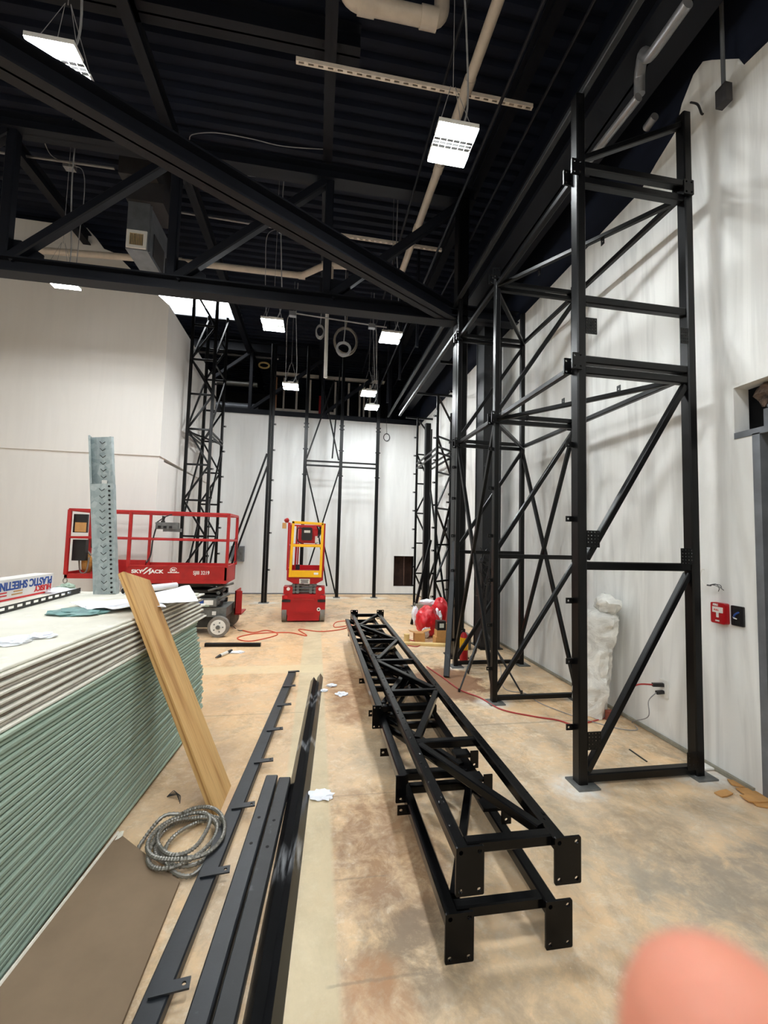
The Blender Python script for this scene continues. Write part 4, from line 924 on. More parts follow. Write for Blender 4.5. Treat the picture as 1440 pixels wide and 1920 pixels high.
lp('gate_sticker', 'white_plastic', ((CX+.17, YQ-.018, .91), (CX+.255, YQ-.015, .95)))
rr = []
for x in (-.335, .345):
    for y in (YQ+.08, YQ+.75, YQ+1.45): rr.append(((CX+x, y, .98), (CX+x, y, 1.88), .038, .038, (0, 1, 0)))
    rr += [((CX+x, YQ+.08, 1.88), (CX+x, YQ+1.45, 1.88), .04), ((CX+x, YQ+.08, 1.45), (CX+x, YQ+1.45, 1.45), .034)]
rr += [((CX-.335, YQ+1.45, z0), (CX+.345, YQ+1.45, z0), .036) for z0 in (1.45, 1.88)]
rr += [((CX-.22, YQ+.7, .98), (CX-.2, YQ+.7, 1.85), .04, .04, (0, 1, 0)), ((CX-.175, YQ+.7, .98), (CX-.16, YQ+.7, 1.85), .03, .03, (0, 1, 0))]
lb('guard_rail', 'red_clean', *rr)
cb = lp('control_backplate', 'red_clean', ((CX-.14, YQ+.4, 1.50), (CX+.22, YQ+.43, 1.84)))
mb = MB(); mb.poly((CX-.1, YQ+.4, 0), (1, 0, 0), (0, 0, 1), rrect(0, 1.56, .21, 1.82, .03), .09); mb.obj('control_box', 'black_plastic', cb)
lp('control_label', 'screen', ((CX-.05, YQ+.305, 1.71), (CX+.07, YQ+.31, 1.76)), par=cb)
lp('paper_tag', 'white_plastic', ((CX+.17, YQ+.38, 1.52), (CX+.24, YQ+.395, 1.65)), par=cb); lp('tag_foot', 'greenboard', ((CX+.17, YQ+.379, 1.5), (CX+.24, YQ+.394, 1.525)), par=cb)
mb = MB(); mb.tube(spline([(CX-.1, YQ+.34, 1.8), (CX-.17, YQ+.3, 1.8), (CX-.19, YQ+.3, 1.7), (CX-.17, YQ+.3, 1.55), (CX-.1, YQ+.35, 1.5)], 6), .012, 6); mb.tube(spline([(CX+.2, YQ+.3, 1.85), (CX+.26, YQ+.3, 1.7), (CX+.22, YQ+.3, 1.62)], 6), .018, 6); mb.obj('control_cable', 'black_plastic', cb, True)
lp('foot_switch', 'black_plastic', ((CX-.2, YQ+.5, .87), (CX-.12, YQ+.62, 1.06)))
mb = MB(); lump(mb, (CX+.07, YQ+.4, .9), (.16, .12, .06), 21, .4, 3, 2.2, -.03); mb.obj('tool_clutter', 'dark_metal', o, True)
lp('beacon_bracket', 'card', ((CX-.46, YQ+.05, 1.78), (CX-.39, YQ+.15, 1.89))); mb = MB(); lump(mb, (CX-.38, YQ+.1, 1.94), (.05, .05, .05), 9, .3, 2); mb.obj('beacon', 'red', o, True)
# ================================================================== fixtures on the right wall
o = thing('fire_alarm_station', 'red pull station with white lettering plate on the right wall', 'fire alarm', (WX, 2.65, 1.16))
MB().poly((WX-.002, 2.65, 1.16), (0, -1, 0), (0, 0, 1), rrect(-.055, -.075, .055, .075, .012), .04).obj('case', 'red_clean', o)
def onwall(name, mat, y0, y1, z0, z1, d0, d1, par): return MB().box((WX-d1, y0, z0), (WX-d0, y1, z1)).obj(name, mat, par)
onwall('handle', 'white_plastic', 2.61, 2.685, 1.165, 1.205, .042, .05, o); onwall('handle_stem', 'white_plastic', 2.642, 2.655, 1.13, 1.165, .042, .05, o)
text('lettering', 'FIRE', .022, (WX-.0435, 2.685, 1.212), (0, -1, 0), (0, 0, 1), 'white_paint', o, 1, .0005); text('lettering', 'PULL', .016, (WX-.0505, 2.672, 1.178), (0, -1, 0), (0, 0, 1), 'red_ink', o, 1.1, .0005); text('lettering', 'FIRE', .014, (WX-.0435, 2.668, 1.10), (0, -1, 0), (0, 0, 1), 'white_paint', o, 1.2, .0005)
o = thing('junction_box', 'black open wall box beside the red pull station', 'junction box', (WX, 2.53, 1.16))
mb = MB().poly((WX-.002, 2.53, 1.16), (0, -1, 0), (0, 0, 1), rrect(-.045, -.07, .045, .07, .008), .012); mb.obj('frame', 'black_plastic', o)
onwall('recess', 'painted_dark', 2.505, 2.555, 1.105, 1.215, .012, .016, o)
mb = MB(); mb.tube(spline([(WX-.02, 2.55, 1.14), (WX-.035, 2.53, 1.17), (WX-.03, 2.505, 1.19)], 6), .006, 6); mb.obj('connector', 'blue_ink', o)
mb = MB(); mb.tube(spline([(WX-.02, 2.555, 1.15), (WX-.03, 2.54, 1.145), (WX-.025, 2.525, 1.14)], 6), .004, 6); mb.obj('wire', 'white_plastic', o)
o = thing('dangling_wires', 'loop of pale wire and frayed ends coming out of the right wall', 'wire', (WX, 2.75, 1.35))
a_ = [W(*q, X=WX-.02) for q in ((1316, 1068), (1313, 1083), (1320, 1096), (1326, 1098))]; mb = MB().tube(spline([a_[0]+V((.02, 0, 0))]+a_, 6), .0035, 6); mb.obj('white_wire', 'white_plastic', o)
for q in (((1326, 1098), (1340, 1095), (1346, 1098), (1357, 1107)), ((1326, 1098), (1338, 1097), (1348, 1102), (1347, 1109)), ((1326, 1098), (1341, 1096), (1350, 1097), (1353, 1102))):
    MB().tube(spline([W(*p, X=WX-.03) for p in q], 6), .0025, 5).obj('frayed_wire', 'darkwire', o)
a_ = W(1328, 1100, X=WX-.02); MB().tube([W(1326, 1097, X=WX-.03), W(1333, 1098, X=WX-.03)], .006, 6).obj('splice', 'darkwire', o)
o = thing('wall_outlet', 'white outlet plate with two plugs in it, low on the right wall', 'outlet', (WX, 3.2, .4))
yo = W(1246, 1293, X=WX).y; zo = W(1246, 1291, X=WX).z
MB().poly((WX-.001, yo, zo), (0, -1, 0), (0, 0, 1), rrect(-.045, -.075, .045, .075, .008), .007).obj('plate', 'white_plastic', o)
tag(MB().bar((WX-.008, yo+.005, zo+.03), (WX-.09, yo+.03, zo+.025), .03, .03).obj('plug', 'black_plastic'), 'upper black plug in the white outlet', 'plug')
tag(MB().bar((WX-.008, yo+.005, zo-.03), (WX-.07, yo+.01, zo-.035), .03, .028).obj('plug', 'black_plastic'), 'lower black plug in the white outlet', 'plug')
def cord(label, pts, r, mat, cat='cord', name='extension_cord'):
    pts = [V((min(q.x, WX-.03), q.y, q.z)) for q in (V(p) for p in pts)]
    return tag(MB().tube(spline(pts, 8), r, 7).obj(name, mat, None, True), label, cat)
pl1 = V((WX-.09, yo+.03, zo+.025)); f = lambda x, y: W(x, y, Z=.008)
cord('dark red extension cord from the outlet across the floor to the tower', [pl1, pl1+V((-.12, .05, -.02)), pl1+V((-.2, .12, -.16)), pl1+V((-.22, .2, -.33)), f(1140, 1345), f(1100, 1355), f(1075, 1359), f(1045, 1350), f(1000, 1343), f(940, 1330), f(900, 1308), f(862, 1293), f(830, 1270), f(800, 1250)], .007, 'red_cord')
pl2 = V((WX-.07, yo+.01, zo-.035))
cord('thin grey cord hanging from the outlet and running to the tripod', [pl2, pl2+V((-.05, .03, -.08)), pl2+V((-.04, .05, -.22)), f(1212, 1352), f(1195, 1368), f(1160, 1366), f(1100, 1350), f(1060, 1337), f(1010, 1317), f(985, 1300), f(945, 1290), f(938, 1250), W(930, 1230, Z=.01)], .004, 'wire')
cord('orange red extension cord looping across the floor by the yellow gated lift', [f(455, 1182), f(475, 1186), f(500, 1182), f(520, 1190), f(470, 1202), f(445, 1196), f(480, 1188), f(540, 1186), f(575, 1192), f(560, 1180), f(600, 1184), f(640, 1180), f(660, 1172), f(628, 1176), f(632, 1166), f(668, 1164), f(655, 1170)], .009, 'orange_cord')
cord('dark charging lead from the red lift to the orange cord', [V((-1.45, 7.3, .25)), f(441, 1178), f(448, 1182), f(456, 1182)], .007, 'darkwire')
cord('short red brown cord beside the pale lumber', [f(760, 1198), f(778, 1202), f(790, 1206), f(782, 1212), f(764, 1210)], .007, 'red_cord')
q1 = W(1002, 1305, Z=.015); tag(MB().bar(q1-V((.06, 0, 0)), q1+V((.06, 0, 0)), .045, .03).obj('power_adapter', 'black_plastic'), 'black power adapter on the floor inside the tall tower', 'adapter')
# plastic wrapped roll against the wall
o = thing('wrapped_roll', 'tall bundle wrapped in milky plastic leaning on the right wall', 'wrapped bundle', (2.8, 3.75, 0))
mb = MB(); rs = random.Random(2); ringn = 28; lv = 40; vs = []
pb_, pt_ = V((2.70, 3.80, 0.004)), V((2.83, 3.76, 1.0))
for i in range(lv+1):
    u_ = i/lv; c = pb_.lerp(pt_, u_); w_ = .150+.02*math.sin(u_*9)*.4+.01*u_
    if u_ > .93: w_ *= max(.3, 1-((u_-.93)/.07)**2*.6)
    for j in range(ringn):
        a_ = 2*math.pi*j/ringn; ww = w_*(1+.16*noise.fractal(V((math.cos(a_)*2.2, math.sin(a_)*2.2, u_*9)), .8, 2.1, 4))
        vs.append(c+V((math.cos(a_)*ww*.72, math.sin(a_)*ww*1.25, 0)))
fs = [(i*ringn+j, i*ringn+(j+1) % ringn, (i+1)*ringn+(j+1) % ringn, (i+1)*ringn+j) for i in range(lv) for j in range(ringn)]+[tuple(range(ringn))[::-1], tuple(range(lv*ringn, (lv+1)*ringn))]
mb.add(vs, fs); mb.obj('plastic_wrap', 'film', o, True)
mb = MB(); lump(mb, (2.84, 3.70, 1.05), (.09, .15, .1), 6, .25, 3, 2.0); mb.obj('gathered_top', 'film', o, True)
mb = MB(); lump(mb, (2.70, 3.80, .05), (.10, .17, .045), 16, .25, 3, 2.0, -.045); mb.obj('folded_foot', 'film', o, True)
MB().bar((2.76, 3.78, .012), (2.85, 3.75, .98), .1, .15, (0, 1, 0)).obj('core', 'stud', o)
tag(MB().box((2.74, 3.56, 0), (2.80, 3.61, .09)).obj('brick_scrap', 'brick'), 'small red brown block at the foot of the wrapped bundle', 'scrap')
# cardboard scraps at the lower right
for k, (x, y, a_, sx, sy, zz, lab) in enumerate(((1357, 1489, .2, .12, .05, 0, 'single orange brown cardboard strip lying apart from the others'), (1392, 1473, -.5, .15, .07, 0, 'cardboard piece nearest the wall, above the heap'), (1412, 1487, -.2, .17, .08, .004, 'upper layer of the brown cardboard heap by the wall'), (1418, 1499, -.1, .17, .07, .008, 'middle layer of the brown cardboard heap by the wall'), (1434, 1508, -.3, .15, .08, .0, 'lowest cardboard layer at the right edge of the heap'))):
    c = W(x, y, Z=zz); Rm = Matrix.Translation(c) @ Matrix.Rotation(a_, 4, 'Z') @ Matrix.Rotation(.04*(k % 2), 4, 'Y')
    mb = MB(); mb.add([Rm @ V(q) for q in [(px_*sx, py_*sy, h_) for h_ in (.003, .011) for px_, py_ in ((-.5, -.5), (-.15, -.62), (.45, -.5), (.5, .4), (.1, .5), (-.5, .45))]], [(5, 4, 3, 2, 1, 0), (6, 7, 8, 9, 10, 11)]+[(i, (i+1) % 6, 6+(i+1) % 6, 6+i) for i in range(6)])
    tag(mb.obj('cardboard_scrap', 'card'), lab, 'cardboard')
c = W(1325, 1440, Z=.004); tag(MB().box(c+V((-.1, -.03, 0)), c+V((.08, .05, .012))).obj('board_scrap', 'white_plastic'), 'white board scrap behind the foot of the tall tower', 'scrap')
a, b = W(1180, 1405, Z=.004), W(1213, 1428, Z=.004); tag(MB().bar(a, b, .012, .006).obj('metal_strip', 'dark_metal'), 'thin dark metal strip on the floor inside the tall tower', 'metal strip')
for x, y, s_, lab in ((641, 1301, .05, 'white paper scrap beside the left side of the truss stack'), (622, 1285, .04, 'pinkish white paper scrap next to the far end of the angle bars'), (602, 1491, .055, 'white paper scrap on the pale floor strip beside the angle bars'), (608, 1295, .03, 'tiny white scrap touching the angle bar tips')):
    mb = MB(); lump(mb, W(x, y, Z=.008), (s_*1.3, s_, .014), int(x), .5, 3, 2.4, -.007); tag(mb.obj('paper_scrap', 'paper', None, True), lab, 'scrap')
o = thing('sealant_tube', 'black and white tube lying on the floor past the drywall stack', 'tube', W(425, 1227, Z=0))
a, b = W(404, 1233, Z=.02), W(434, 1220, Z=.02); mb = MB(); mb.cyl(a.lerp(b, .28), a.lerp(b, .72), .022, 12); mb.obj('body', 'marker_white', o, True)
MB().cyl(a, a.lerp(b, .28), .006, 12, .022).obj('nozzle', 'black_plastic', o, True); MB().cyl(a.lerp(b, .72), b, .022, 12).obj('cap', 'black_plastic', o, True)
mb = MB(); lump(mb, W(444, 1223, Z=.008), (.09, .05, .018), 31, .5, 3, 2.4, -.007); tag(mb.obj('paper_scrap', 'paper', None, True), 'white scrap beside the black and white tube', 'scrap')
# ================================================================== clutter behind the front column
o = thing('plastic_bag', 'crumpled red and white plastic bag on the floor left of the front column', 'bag', (1.85, 7.0, 0))
mb = MB(); lump(mb, (1.93, 6.95, .24), (.2, .2, .25), 3, .2, 4, 1.3, -.235); lump(mb, (2.22, 7.2, .33), (.16, .16, .28), 13, .18, 4, 1.3, -.32); mb.obj('red_side', 'red_plastic', o, True)
mb = MB(); lump(mb, (2.12, 7.0, .27), (.06, .1, .2), 23, .4, 3, 1.8); lump(mb, (1.75, 7.12, .33), (.05, .1, .16), 33, .4, 3, 1.8); lump(mb, (2.02, 7.25, .52), (.16, .05, .05), 43, .4, 3, 1.8); lump(mb, (1.86, 6.8, .12), (.07, .05, .11), 53, .4, 3, 1.8, -.115); mb.obj('white_side', 'paper', o, True)
tag(MB().box((1.95, 7.75, 0), (2.45, 7.95, .2)).obj('concrete_block', 'block'), 'lower grey block behind the red and white bag', 'block'); tag(MB().box((1.93, 7.78, .2), (2.4, 7.98, .4)).obj('concrete_block', 'block'), 'upper grey block behind the red and white bag', 'block')
o = thing('battery_charger', 'black box with a pale label in front of the red and white bag', 'charger', (1.98, 6.6, .2))
MB().box((1.93, 6.38, .22), (2.07, 6.5, .36)).obj('case', 'black_plastic', o); MB().box((1.965, 6.374, .26), (2.035, 6.38, .325)).obj('label_plate', 'screen', o)
tag(MB().box((1.9, 6.36, 0), (2.1, 6.52, .12)).obj('carton', 'card'), 'small brown carton under the black charger', 'box'); tag(MB().box((1.92, 6.37, .12), (2.09, 6.51, .219)).obj('carton', 'card'), 'second small brown carton directly beneath the black charger', 'box')
o = thing('carton', 'open brown carton with raised flaps left of the black charger', 'box', (1.72, 6.6, 0))
MB().box((1.62, 6.55, 0), (1.78, 6.7, .14)).obj('box', 'card', o); MB().bar((1.62, 6.62, .14), (1.53, 6.62, .17), .13, .004).obj('flap', 'card', o); MB().bar((1.76, 6.62, .15), (1.88, 6.62, .19), .13, .004).obj('flap', 'card', o)
o = tag(MB().cyl((1.49, 6.6, 0), (1.49, 6.6, .12), .045, 14).obj('tin_can', 'lumber', None, True), 'small pale tin left of the open brown carton', 'tin')
tag(MB().box((2.14, 6.4, 0), (2.3, 6.6, .28)).obj('carton', 'card'), 'taller brown carton right of the black charger beside the column', 'box')
tag(MB().bar((1.42, 6.42, .02), (2.35, 6.2, .02), .09, .04).obj('lumber_piece', 'lumber'), 'pale piece of lumber lying in front of the cartons', 'lumber')
o = thing('fire_extinguisher', 'red extinguisher with a yellow label beside the front column', 'fire extinguisher', (2.03, 5.52, 0))
ex = V((2.03, 5.46, 0)); mb = MB(); mb.tube([ex+V((0, 0, z_)) for z_ in (0, .02, .3, .36, .4)], [.05, .056, .056, .045, .02], 16); mb.obj('cylinder', 'red_clean', o, True)
mb = MB(); mb.tube([ex+V((0, 0, .4)), ex+V((0, 0, .44))], .016, 8); mb.bar(ex+V((0, 0, .44)), ex+V((-.07, -.02, .47)), .02, .012); mb.obj('valve', 'black_plastic', o)
MB().cyl(ex+V((0, 0, .17)), ex+V((0, 0, .33)), .0575, 16).obj('yellow_label', 'yellow', o, True)
mb = MB(); mb.tube(spline([ex+V((-.02, 0, .42)), ex+V((-.08, -.02, .35)), ex+V((-.075, -.02, .15))], 6), .009, 6); mb.obj('hose', 'black_plastic', o, True)
tag(MB().box((2.3, 6.8, 0), (2.48, 6.83, 1.0)).obj('plywood_sheet', 'ply'), 'narrow brown plywood sheet standing between the two columns', 'plywood')
tag(MB().box((2.12, 6.05, 0), (2.36, 6.25, .22)).obj('grey_crate', 'grey_metal'), 'grey tool crate on the floor between the two columns', 'crate')
# work light tripod
o = thing('tripod_stand', 'black tripod stand inside the tall tower with a thin mast', 'tripod', (1.98, 4.7, 0))
hub = V((2.0, 4.75, .62)); mb = MB(); mb.tube([hub, hub+V((.03, -.05, .5)), hub+V((.09, -.1, 1.35))], [.016, .012, .006], 8); mb.obj('mast', 'black_plastic', o)
MB().cyl(hub+V((0, 0, -.16)), hub+V((0, 0, .08)), .028, 12).obj('hub', 'black_plastic', o)
for p in ((861, 1296), (878, 1262), (978, 1300)):
    ft = W(*p, Z=.008); lg = MB(); lg.tube([hub, hub.lerp(ft, .5), ft], [.013, .012, .009], 8).obj('leg', 'black_plastic', o)
    MB().cyl(hub.lerp(ft, .48), hub.lerp(ft, .55), .017, 10).obj('clamp', 'black_plastic', o); MB().cyl(ft-V((0, 0, .006)), ft+V((0, 0, .03)), .013, 8).obj('rubber_foot', 'black_plastic', o)
o = thing('cable_bundle', 'tangle of thin black cables hanging on the wide column', 'cable', (2.5, 6.0, 1.0)); rs = random.Random(9); mb = MB()
for k in range(12):
    c = V((2.54+rs.random()*.2, 6.068, 1.1+rs.random()*.35)); mb.tube(spline([c, c+V((rs.uniform(-.2, .2), -.05, rs.uniform(-.1, .2))), c+V((rs.uniform(-.2, .2), -.08, rs.uniform(-.3, .0))), c+V((rs.uniform(-.1, .1), 0, rs.uniform(-.7, -.2)))], 6), .006, 5)
mb.obj('cables', 'darkwire', o)
# ================================================================== roof services
def pipe(label, pts, r, mat='pvc', cat='pipe', name='drain_pipe', n=14, couplings=()):
    o = thing(name, label, cat, pts[0]); MB().tube(pts, r, n).obj('run', mat, o, True)
    for c, d in couplings:
        d = V(d).normalized(); MB().cyl(V(c)-d*r*1.1, V(c)+d*r*1.1, r*1.16, n).obj('coupling', mat, o, True)
    return o
def hang(o, p, z1=7.52): MB().tube([p, (p[0], p[1], z1)], .006, 6).obj('hanger_wire', 'conduit', o)
def elbowed(pts, rad=.12, n=6):
    pts = [V(p) for p in pts]; out = [pts[0]]
    for a, b, c in zip(pts, pts[1:], pts[2:]):
        r = min(rad, (b-a).length*.45, (c-b).length*.45); p, q = b+(a-b).normalized()*r, b+(c-b).normalized()*r
        out += [p*(1-u)**2+b*2*u*(1-u)+q*u*u for u in [i/n for i in range(n+1)]]
    return out+[pts[-1]]
ZP = 6.5
a1, a2 = W(650, 0, Z=ZP), W(828, 40, Z=ZP)
pipe('thick cream pipe with an elbow at the very top of the picture', elbowed([a1+V((-.04, 0, .9)), a1, a2, a2+V((.0, .0, 1.0))], .14), .072, couplings=[(a1+(a2-a1)*.2, a2-a1), (a1+(a2-a1)*.86, a2-a1)])
p1, p2, p3, p4, p5, p6 = W(945, -30, Z=ZP), W(752, 514, Z=ZP), W(665, 500, Z=ZP), W(610, 497, Z=ZP), W(566, 517, Z=ZP), W(335, 490, Z=ZP)
p7 = W(-20, 462, Z=ZP)
o = pipe('long cream pipe running past the bright lamp and across above the truss', elbowed([p1, p2, p3, p4, p5, p6, p7], .1), .055, couplings=[(p1.lerp(p2, k), p2-p1) for k in (.2, .45, .72)]+[(p3, p3-p2), (p4, p4-p3), (p5, p6-p5), (p6, p7-p6)])
b0 = p3.lerp(p4, .8); MB().tube(elbowed([b0, b0+V((0, -.02, -.18)), b0+V((0, -.02, -.3))], .06), .045, 12).obj('branch', 'pvc', o, True)
a, b = W(613, 578, Y=9.4), W(610, 708, Y=9.4); pipe('thin white vertical pipe hanging left of the cable coils', [a+V((0, 0, 1.2)), b], .042, 'white_plastic')
for (x0, y0), (x1, y1), zz, lab in (((1197, 182), (1096, 312), 5.25, 'grey pipe running away behind the top of the tall tower'), ((1290, 5), (1216, 110), 5.3, 'nearer grey pipe with an elbow above the tall tower'), ((1228, 218), (1212, 240), 5.45, 'short pale pipe end above the right wall girder')):
    a, b = W(x0, y0, Z=zz), W(x1, y1, Z=zz)
    if lab.startswith('nearer'): pipe(lab, elbowed([a, b, b+V((0, .05, .12)), W(1199, 140, Z=zz+.15), W(1199, 178, Z=zz)], .05), .04, 'conduit')
    else: pipe(lab, [a, b], .036, 'conduit')
def strut(label, p0, p1, w, mat):
    p0, p1 = V(p0), V(p1); d = p1-p0; L_ = d.length; mb = MB(); n = int(L_/.1)
    mb.poly(p0, d, V((0, 0, 1)).cross(d.normalized()), rect(0, -w/2, L_, w/2), .004, [rect(.025+i*.1, -w*.27, .08+i*.1, w*.27) for i in range(min(n, 60))])
    o = thing('slotted_channel', label, 'channel', p0); mb.obj('web', mat, o)
    s = V((0, 0, 1)).cross(d.normalized()); MB().bar(p0+s*w/2+V((0, 0, .02)), p1+s*w/2+V((0, 0, .02)), .004, .045, ch=0).obj('flange', mat, o); MB().bar(p0-s*w/2+V((0, 0, .02)), p1-s*w/2+V((0, 0, .02)), .004, .045, ch=0).obj('flange', mat, o)
strut('pale slotted channel hanging across the top of the picture', W(555, 116, Z=6.5), W(998, 204, Z=6.5), .036, 'stud')
strut('thin slotted channel just above the end of the slanting beam', W(618, 440, Z=6.9), W(828, 471, Z=6.9), .045, 'stud')
def conduit(label, p0, p1, r=.016, drop=()):
    o = thing('electrical_conduit', label, 'conduit', p0); MB().tube([p0, p1], r, 8).obj('run', 'conduit', o, True)
    for bx in drop: MB().box(V(bx)+V((-.07, -.05, -.06)), V(bx)+V((.07, .05, .03))).obj('junction_box', 'conduit', o)
a, b = W(0, 286, Z=7.1), W(215, 316, Z=7.1); conduit('conduit with a square box under the deck at the far left', a, b, .018, [W(131, 310, Z=7.1)])
a, b = W(305, 393, Z=7.2), W(545, 432, Z=7.2); conduit('conduit with a small box behind the slanting beam', a, b, .016, [W(530, 429, Z=7.2)])
a, b = W(545, 586, Z=6.2), W(725, 614, Z=6.2); conduit('conduit carrying two boxes above the cable coils', a, b, .016, [W(549, 588, Z=6.2), W(697, 611, Z=6.2)])
def dangle(label, pts, r=.006, mat='wire'): tag(MB().tube(spline(pts, 7), r, 6).obj('hanging_cable', mat, None, True), label, 'cable')
h_ = lambda x, y, z: W(x, y, Z=z)
dangle('pale cable running from the square box down to the lamp by the left wall', [h_(78, 250, 7.3), h_(95, 290, 7.2), h_(130, 308, 7.1), h_(155, 320, 6.9), h_(158, 365, 6.5), h_(150, 430, 5.9), h_(143, 500, 5.3)])
dangle('wavy pale cable crossing the dark deck left of the bright lamp', [h_(355, 262, 7.35), h_(362, 252, 7.35), h_(405, 249, 7.35), h_(470, 260, 7.35), h_(530, 274, 7.35), h_(608, 280, 7.35)])
dangle('sagging pale cable below the wavy one, above the slanting beam', [h_(385, 300, 7.1), h_(420, 317, 7.1), h_(480, 331, 7.1), h_(570, 328, 7.1)])
dangle('pale cable sagging towards the cream pipe', [h_(655, 338, 7.0), h_(700, 353, 7.0), h_(750, 370, 7.0), h_(800, 372, 7.0)])
dangle('cable dropping from the small box in front of the truss chord', [h_(530, 429, 7.2), h_(502, 440, 7.0), h_(498, 500, 6.5), h_(498, 560, 6.0), h_(500, 600, 5.4)])
dangle('cable dropping from the left box above the coils to the small lamp', [h_(549, 588, 6.2), h_(539, 600, 6.15), h_(537, 660, 5.8), h_(535, 715, 5.3)])
dangle('cable dropping from the right box above the coils', [h_(697, 611, 6.2), h_(706, 625, 6.1), h_(706, 690, 5.6), h_(703, 735, 5.2)])
dangle('dark drooping cable at the top of the right wall', [W(1295, 192, X=WX-.05), W(1308, 196, X=WX-.06), W(1315, 212, X=WX-.05), W(1318, 214, X=WX-.05)], .008, 'darkwire')
o = thing('hanging_conduit', 'thin pipe with a dark box hanging in front of the pale wall patch', 'conduit', W(1357, 180, X=2.9))
MB().tube([W(1357, 170, X=2.9)*1.0+V((0, 0, 7.52-W(1357, 170, X=2.9).z)), W(1357, 170, X=2.9)], .014, 8).obj('pipe', 'hvac', o); c = W(1357, 180, X=2.9); MB().box(c-V((.03, .04, .07)), c+V((.03, .04, .07))).obj('box', 'hvac_dark', o)
def coil(label, c, r, tube, n, mat, flat=.16, tilt=1.0):
    mb = MB(); rs = random.Random(int(c[0]*100)); c = V(c)
    for k in range(n):
        rr = r*(1+rs.uniform(-.1, .1)); ph = rs.uniform(-.12, .12); oy = rs.uniform(-.05, .05)
        mb.tube([c+V((rr*math.cos(a_), oy+flat*rr*math.sin(a_+ph)*.3, rr*tilt*math.sin(a_)+rs.uniform(-.004, .004))) for a_ in [i*2*math.pi/28 for i in range(28)]], tube, 6, True)
    mb.tube(spline([c+V((0, 0, r*tilt)), c+V((.02, .02, r*tilt+.4)), c+V((.0, 0, r*tilt+1.0)), c+V((0, 0, 7.52-c.z))], 6), .012, 6)
    return tag(mb.obj('cable_coil', mat, None, True), label, 'cable coil')
c = W(644, 655, Y=8.6); coil('small pale cable coil hanging in front of a larger dark coil', c, .135, .014, 7, 'wire')
c = W(648, 640, Y=8.9); coil('larger dark cable coil hanging behind the pale one', c, .24, .008, 12, 'rubber', .2, 1.25)
c = W(600, 622, Y=9.0); coil('narrow grey cable coil hanging left of the white vertical pipe', c, .085, .009, 9, 'wire', .5, 1.7)
o = thing('cable_loop', 'small dark cable loop hanging on the far wall at upper right', 'cable', W(725, 820, Y=FY-.03)); c = W(725, 820, Y=FY-.03)
MB().tube([c+V((.09*math.cos(i*.3142), 0, .11*math.sin(i*.3142))) for i in range(20)], .012, 6, True).obj('loop', 'darkwire', o); MB().tube([c+V((0, 0, .11)), c+V((-.02, 0, .62))], .006, 6).obj('lead', 'darkwire', o)
# air handling unit
o = thing('air_duct', 'grey sheet metal air duct with a white grille hanging at upper left', 'air duct', (-2.9, 6.7, 6.2))
y0 = 6.5; a, b = W(235, 466, Y=y0), W(276, 468, Y=y0); x0, x1, zb = a.x, b.x, a.z; zt_ = W(237, 376, Y=y0).z
MB().box((x0, y0, zb), (x1, y0+.75, zt_)).obj('casing', 'hvac', o)
g = MB(); gx0, gx1, gz0, gz1 = x0+.01, x1-.01, zb+.02, zb+(x1-x0)*.98
g.poly((0, y0-.001, 0), (1, 0, 0), (0, 0, 1), rect(gx0, gz0, gx1, gz1), .02, [rect(gx0+.045, gz0+.045, gx1-.045, gz1-.045)]); gf_ = g.obj('grille_frame', 'white_plastic', o)
g = MB()
for k in range(9): g.bar((gx0+.05+k*(gx1-gx0-.1)/8, y0-.008, gz0+.045), (gx0+.05+k*(gx1-gx0-.1)/8, y0-.008, gz1-.045), .006, .012, ch=0)
g.obj('grille_slats', 'lumber', gf_); MB().box((x1, y0+.2, zb+.05), (x1+.012, y0+.62, zb+.42)).obj('side_panel', 'hvac_dark', o); MB().box((x1, y0+.04, zb+.02), (x1+.02, y0+.06, zt_)).obj('flange', 'hvac', o)
MB().box((x0-.02, y0-.05, zt_), (x1+.2, y0+.5, zt_+.3)).obj('plenum', 'hvac_dark', o); MB().box((x0-.1, y0-.15, zt_+.3), (x1+.12, y0+.45, DZ-.01)).obj('riser', 'hvac_dark', o)
# ================================================================== framing and services beyond the far wall
for k, (xp, lab, mt, r) in enumerate(((519, 'brown tinted stud left of the small lamp beyond the far wall', 'ply', .05), (534, 'pale stud behind the small lamp beyond the far wall', 'stud', .04), (558, 'pale stud just right of the small lamp beyond the far wall', 'stud', .05), (583, 'pale stud beside the left post of the three post frame', 'stud', .05), (630, 'pale stud behind the middle of the three post frame', 'stud', .05), (655, 'pale stud right of the middle post beyond the far wall', 'stud', .05), (676, 'pale stud left of the right hand small lamps', 'stud', .05), (684, 'stud partly behind the right hand small lamps', 'stud', .04), (695, 'stud farthest right beyond the far wall', 'stud', .05))):
    a = W(xp, 700, Y=14.2); tag(MB().bar((a.x, 14.2, 0), (a.x, 14.2, 7.0), r*1.3, .09, (0, 1, 0)).obj('wall_stud', mt), lab, 'stud', 'studs beyond the far wall')
for y, z_, xa, xb, lab in ((14.1, 7.1, -1.6, 2.2, 'upper pale header across the studs beyond the far wall'), (14.1, 5.85, -1.5, .55, 'pale cross rail halfway up the studs beyond the far wall'), (14.1, 5.2, 1.3, 2.1, 'short pale cross rail at the right hand studs')):
    tag(MB().bar((xa, y, z_), (xb, y, z_), .12, .1).obj('stud_header', 'stud'), lab, 'stud rail')
a = W(601, 740, Y=14.0); pipe('dark red vertical sprinkler pipe beyond the far wall', [(a.x, 14.0, 0), (a.x, 14.0, 6.4)], .05, 'red')
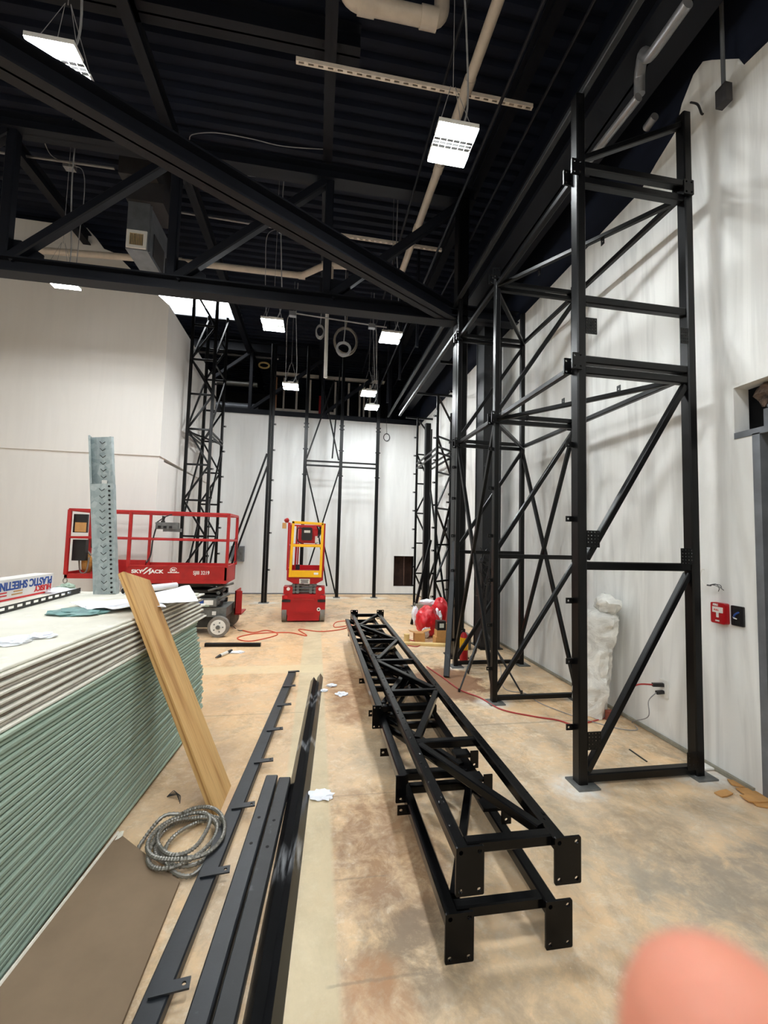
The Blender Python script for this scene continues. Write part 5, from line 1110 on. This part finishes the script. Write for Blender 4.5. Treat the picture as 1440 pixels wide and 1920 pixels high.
for (xa, xb, yp, Yd, r, mt, lab) in ((434, 480, 718, 13.6, .09, 'foil', 'shiny foil duct beyond the far wall beside the left tower'), (425, 520, 664, 13.8, .05, 'conduit', 'long pale pipe beyond the far wall at upper left'), (430, 480, 762, 13.4, .13, 'hvac', 'thick grey duct lying just above the far wall top')):
    a, b = W(xa, yp, Y=Yd), W(xb, yp+4, Y=Yd); b.z = a.z; o = pipe(lab, [a-V((1.2, 0, 0)), b+V((.05, 0, 0))], r, mt, 'duct', 'air_duct'); hang(o, a.lerp(b, .8)); hang(o, a-V((.8, 0, 0)))
o = thing('duct_ring', 'yellowish round duct collar hanging beyond the far wall', 'duct collar', W(495, 685, Y=13.5)); c = W(495, 685, Y=13.5)
MB().tube([c+V((.16*math.cos(i*.3142), 0, .09*math.sin(i*.3142))) for i in range(20)], .03, 8, True).obj('collar', 'lumber', o, True)
for xa, za, zb_ in ((552, 4.8, 5.6), (541, 4.8, 5.8)):
    pass
tag(MB().box((-9, 15.8, 0), (3.1, 15.9, 6.9)).obj('partition', 'painted_dark'), 'dark partition far beyond the studs', 'partition')
for k, (x, z_, x2) in enumerate(((2.25, 5.5, 1.95), (2.28, 5.2, 2.0))):
    pass
for xx, zz, lab in ((1.62, 5.9, 'thin dark conduit running away left of the overhead rails'), (1.2, 6.6, 'thin dark conduit running away beside the cream pipe'), (2.15, 6.2, 'thin dark conduit running away above the overhead rails')):
    conduit_o = thing('dark_conduit', lab, 'conduit', (xx, 0, zz)); MB().tube([(xx, -2, zz), (xx, 12.2, zz)], .018, 8).obj('run', 'beam', conduit_o, True)
for k, xq in enumerate((774, 780)): pass
for y_ in (7.2, 8.8, 10.4):
    tag(MB().bar((1.7, y_, 5.15), (1.7, y_, 7.52), .05).obj('hanger_rod', 'beam'), {7.2: 'nearest', 8.8: 'middle', 10.4: 'farthest'}[y_]+' black hanger dropping from the roof beside the overhead rails', 'hanger')
# ================================================================== the photographer's fingers at the lower right corner
ax = FW; tip = W(1368, 1968, Y=1.0)-EYE; tip.normalize()
cen = EYE+tip*(.040/ (tip.dot(FW)))
def hand():
    o = thing('hand', 'blurred pink fingertip of the photographer at the bottom right corner', 'hand', cen)
    mb = MB(); r = .0079
    def finger(base, pts_r):
        pts = []; rad = []
        for p, q in pts_r: pts.append(p); rad.append(q)
        sp = spline(pts, 8); rr = []
        for i in range(len(sp)):
            u = i/8; k = min(int(u), len(rad)-2); f_ = u-k; rr.append(rad[k]*(1-f_)+rad[k+1]*f_)
        mb.tube(sp, rr, 20)
    f0 = cen                                # the tip is in the frame; finger runs down, right and back along the phone
    def L(a, b, c): return f0+RT*a+UP*b+FW*c
    # index finger with rounded tip
    r = .0092; prof = [(L(0, -.0012+r*math.sin(q), 0), max(.0003, r*math.cos(q))) for q in (1.5707, 1.42, 1.2, .9, .55, .2)]
    prof += [(L(.0, -.004, -.0004), .0094), (L(.003, -.014, -.003), .0097), (L(.008, -.025, -.010), .0099), (L(.016, -.045, -.028), .0102), (L(.026, -.062, -.055), .0115)]
    finger(None, prof)
    for k, (dx, dl) in enumerate(((.021, .9), (.040, .8), (.058, .62))):
        finger(None, [(L(.012+dx, -.014-.004*k, -.012), .003), (L(.012+dx, -.017-.004*k, -.013), .0072), (L(.014+dx, -.036-.004*k, -.022), .0085), (L(.02+dx, -.056, -.045), .0098), (L(.024+dx*.9, -.066, -.075), .0115)])
    # palm
    lump(mb, L(.055, -.075, -.095), (.045, .045, .04), 2, .08, 3)
    # thumb from the side of the palm
    finger(None, [(L(.02, -.095, -.09), .014), (L(-.005, -.085, -.07), .012), (L(-.022, -.068, -.05), .0105), (L(-.03, -.055, -.04), .0095), (L(-.034, -.048, -.034), .003)])
    mb.obj('skin', 'skin', o, True)
    n = MB(); rd = (cen-EYE).normalized(); lump(n, cen+rd*.0082-UP*.003, (.0045, .0055, .0016), 0, .0, 3); n.obj('fingernail', 'nail', o, True)
hand()
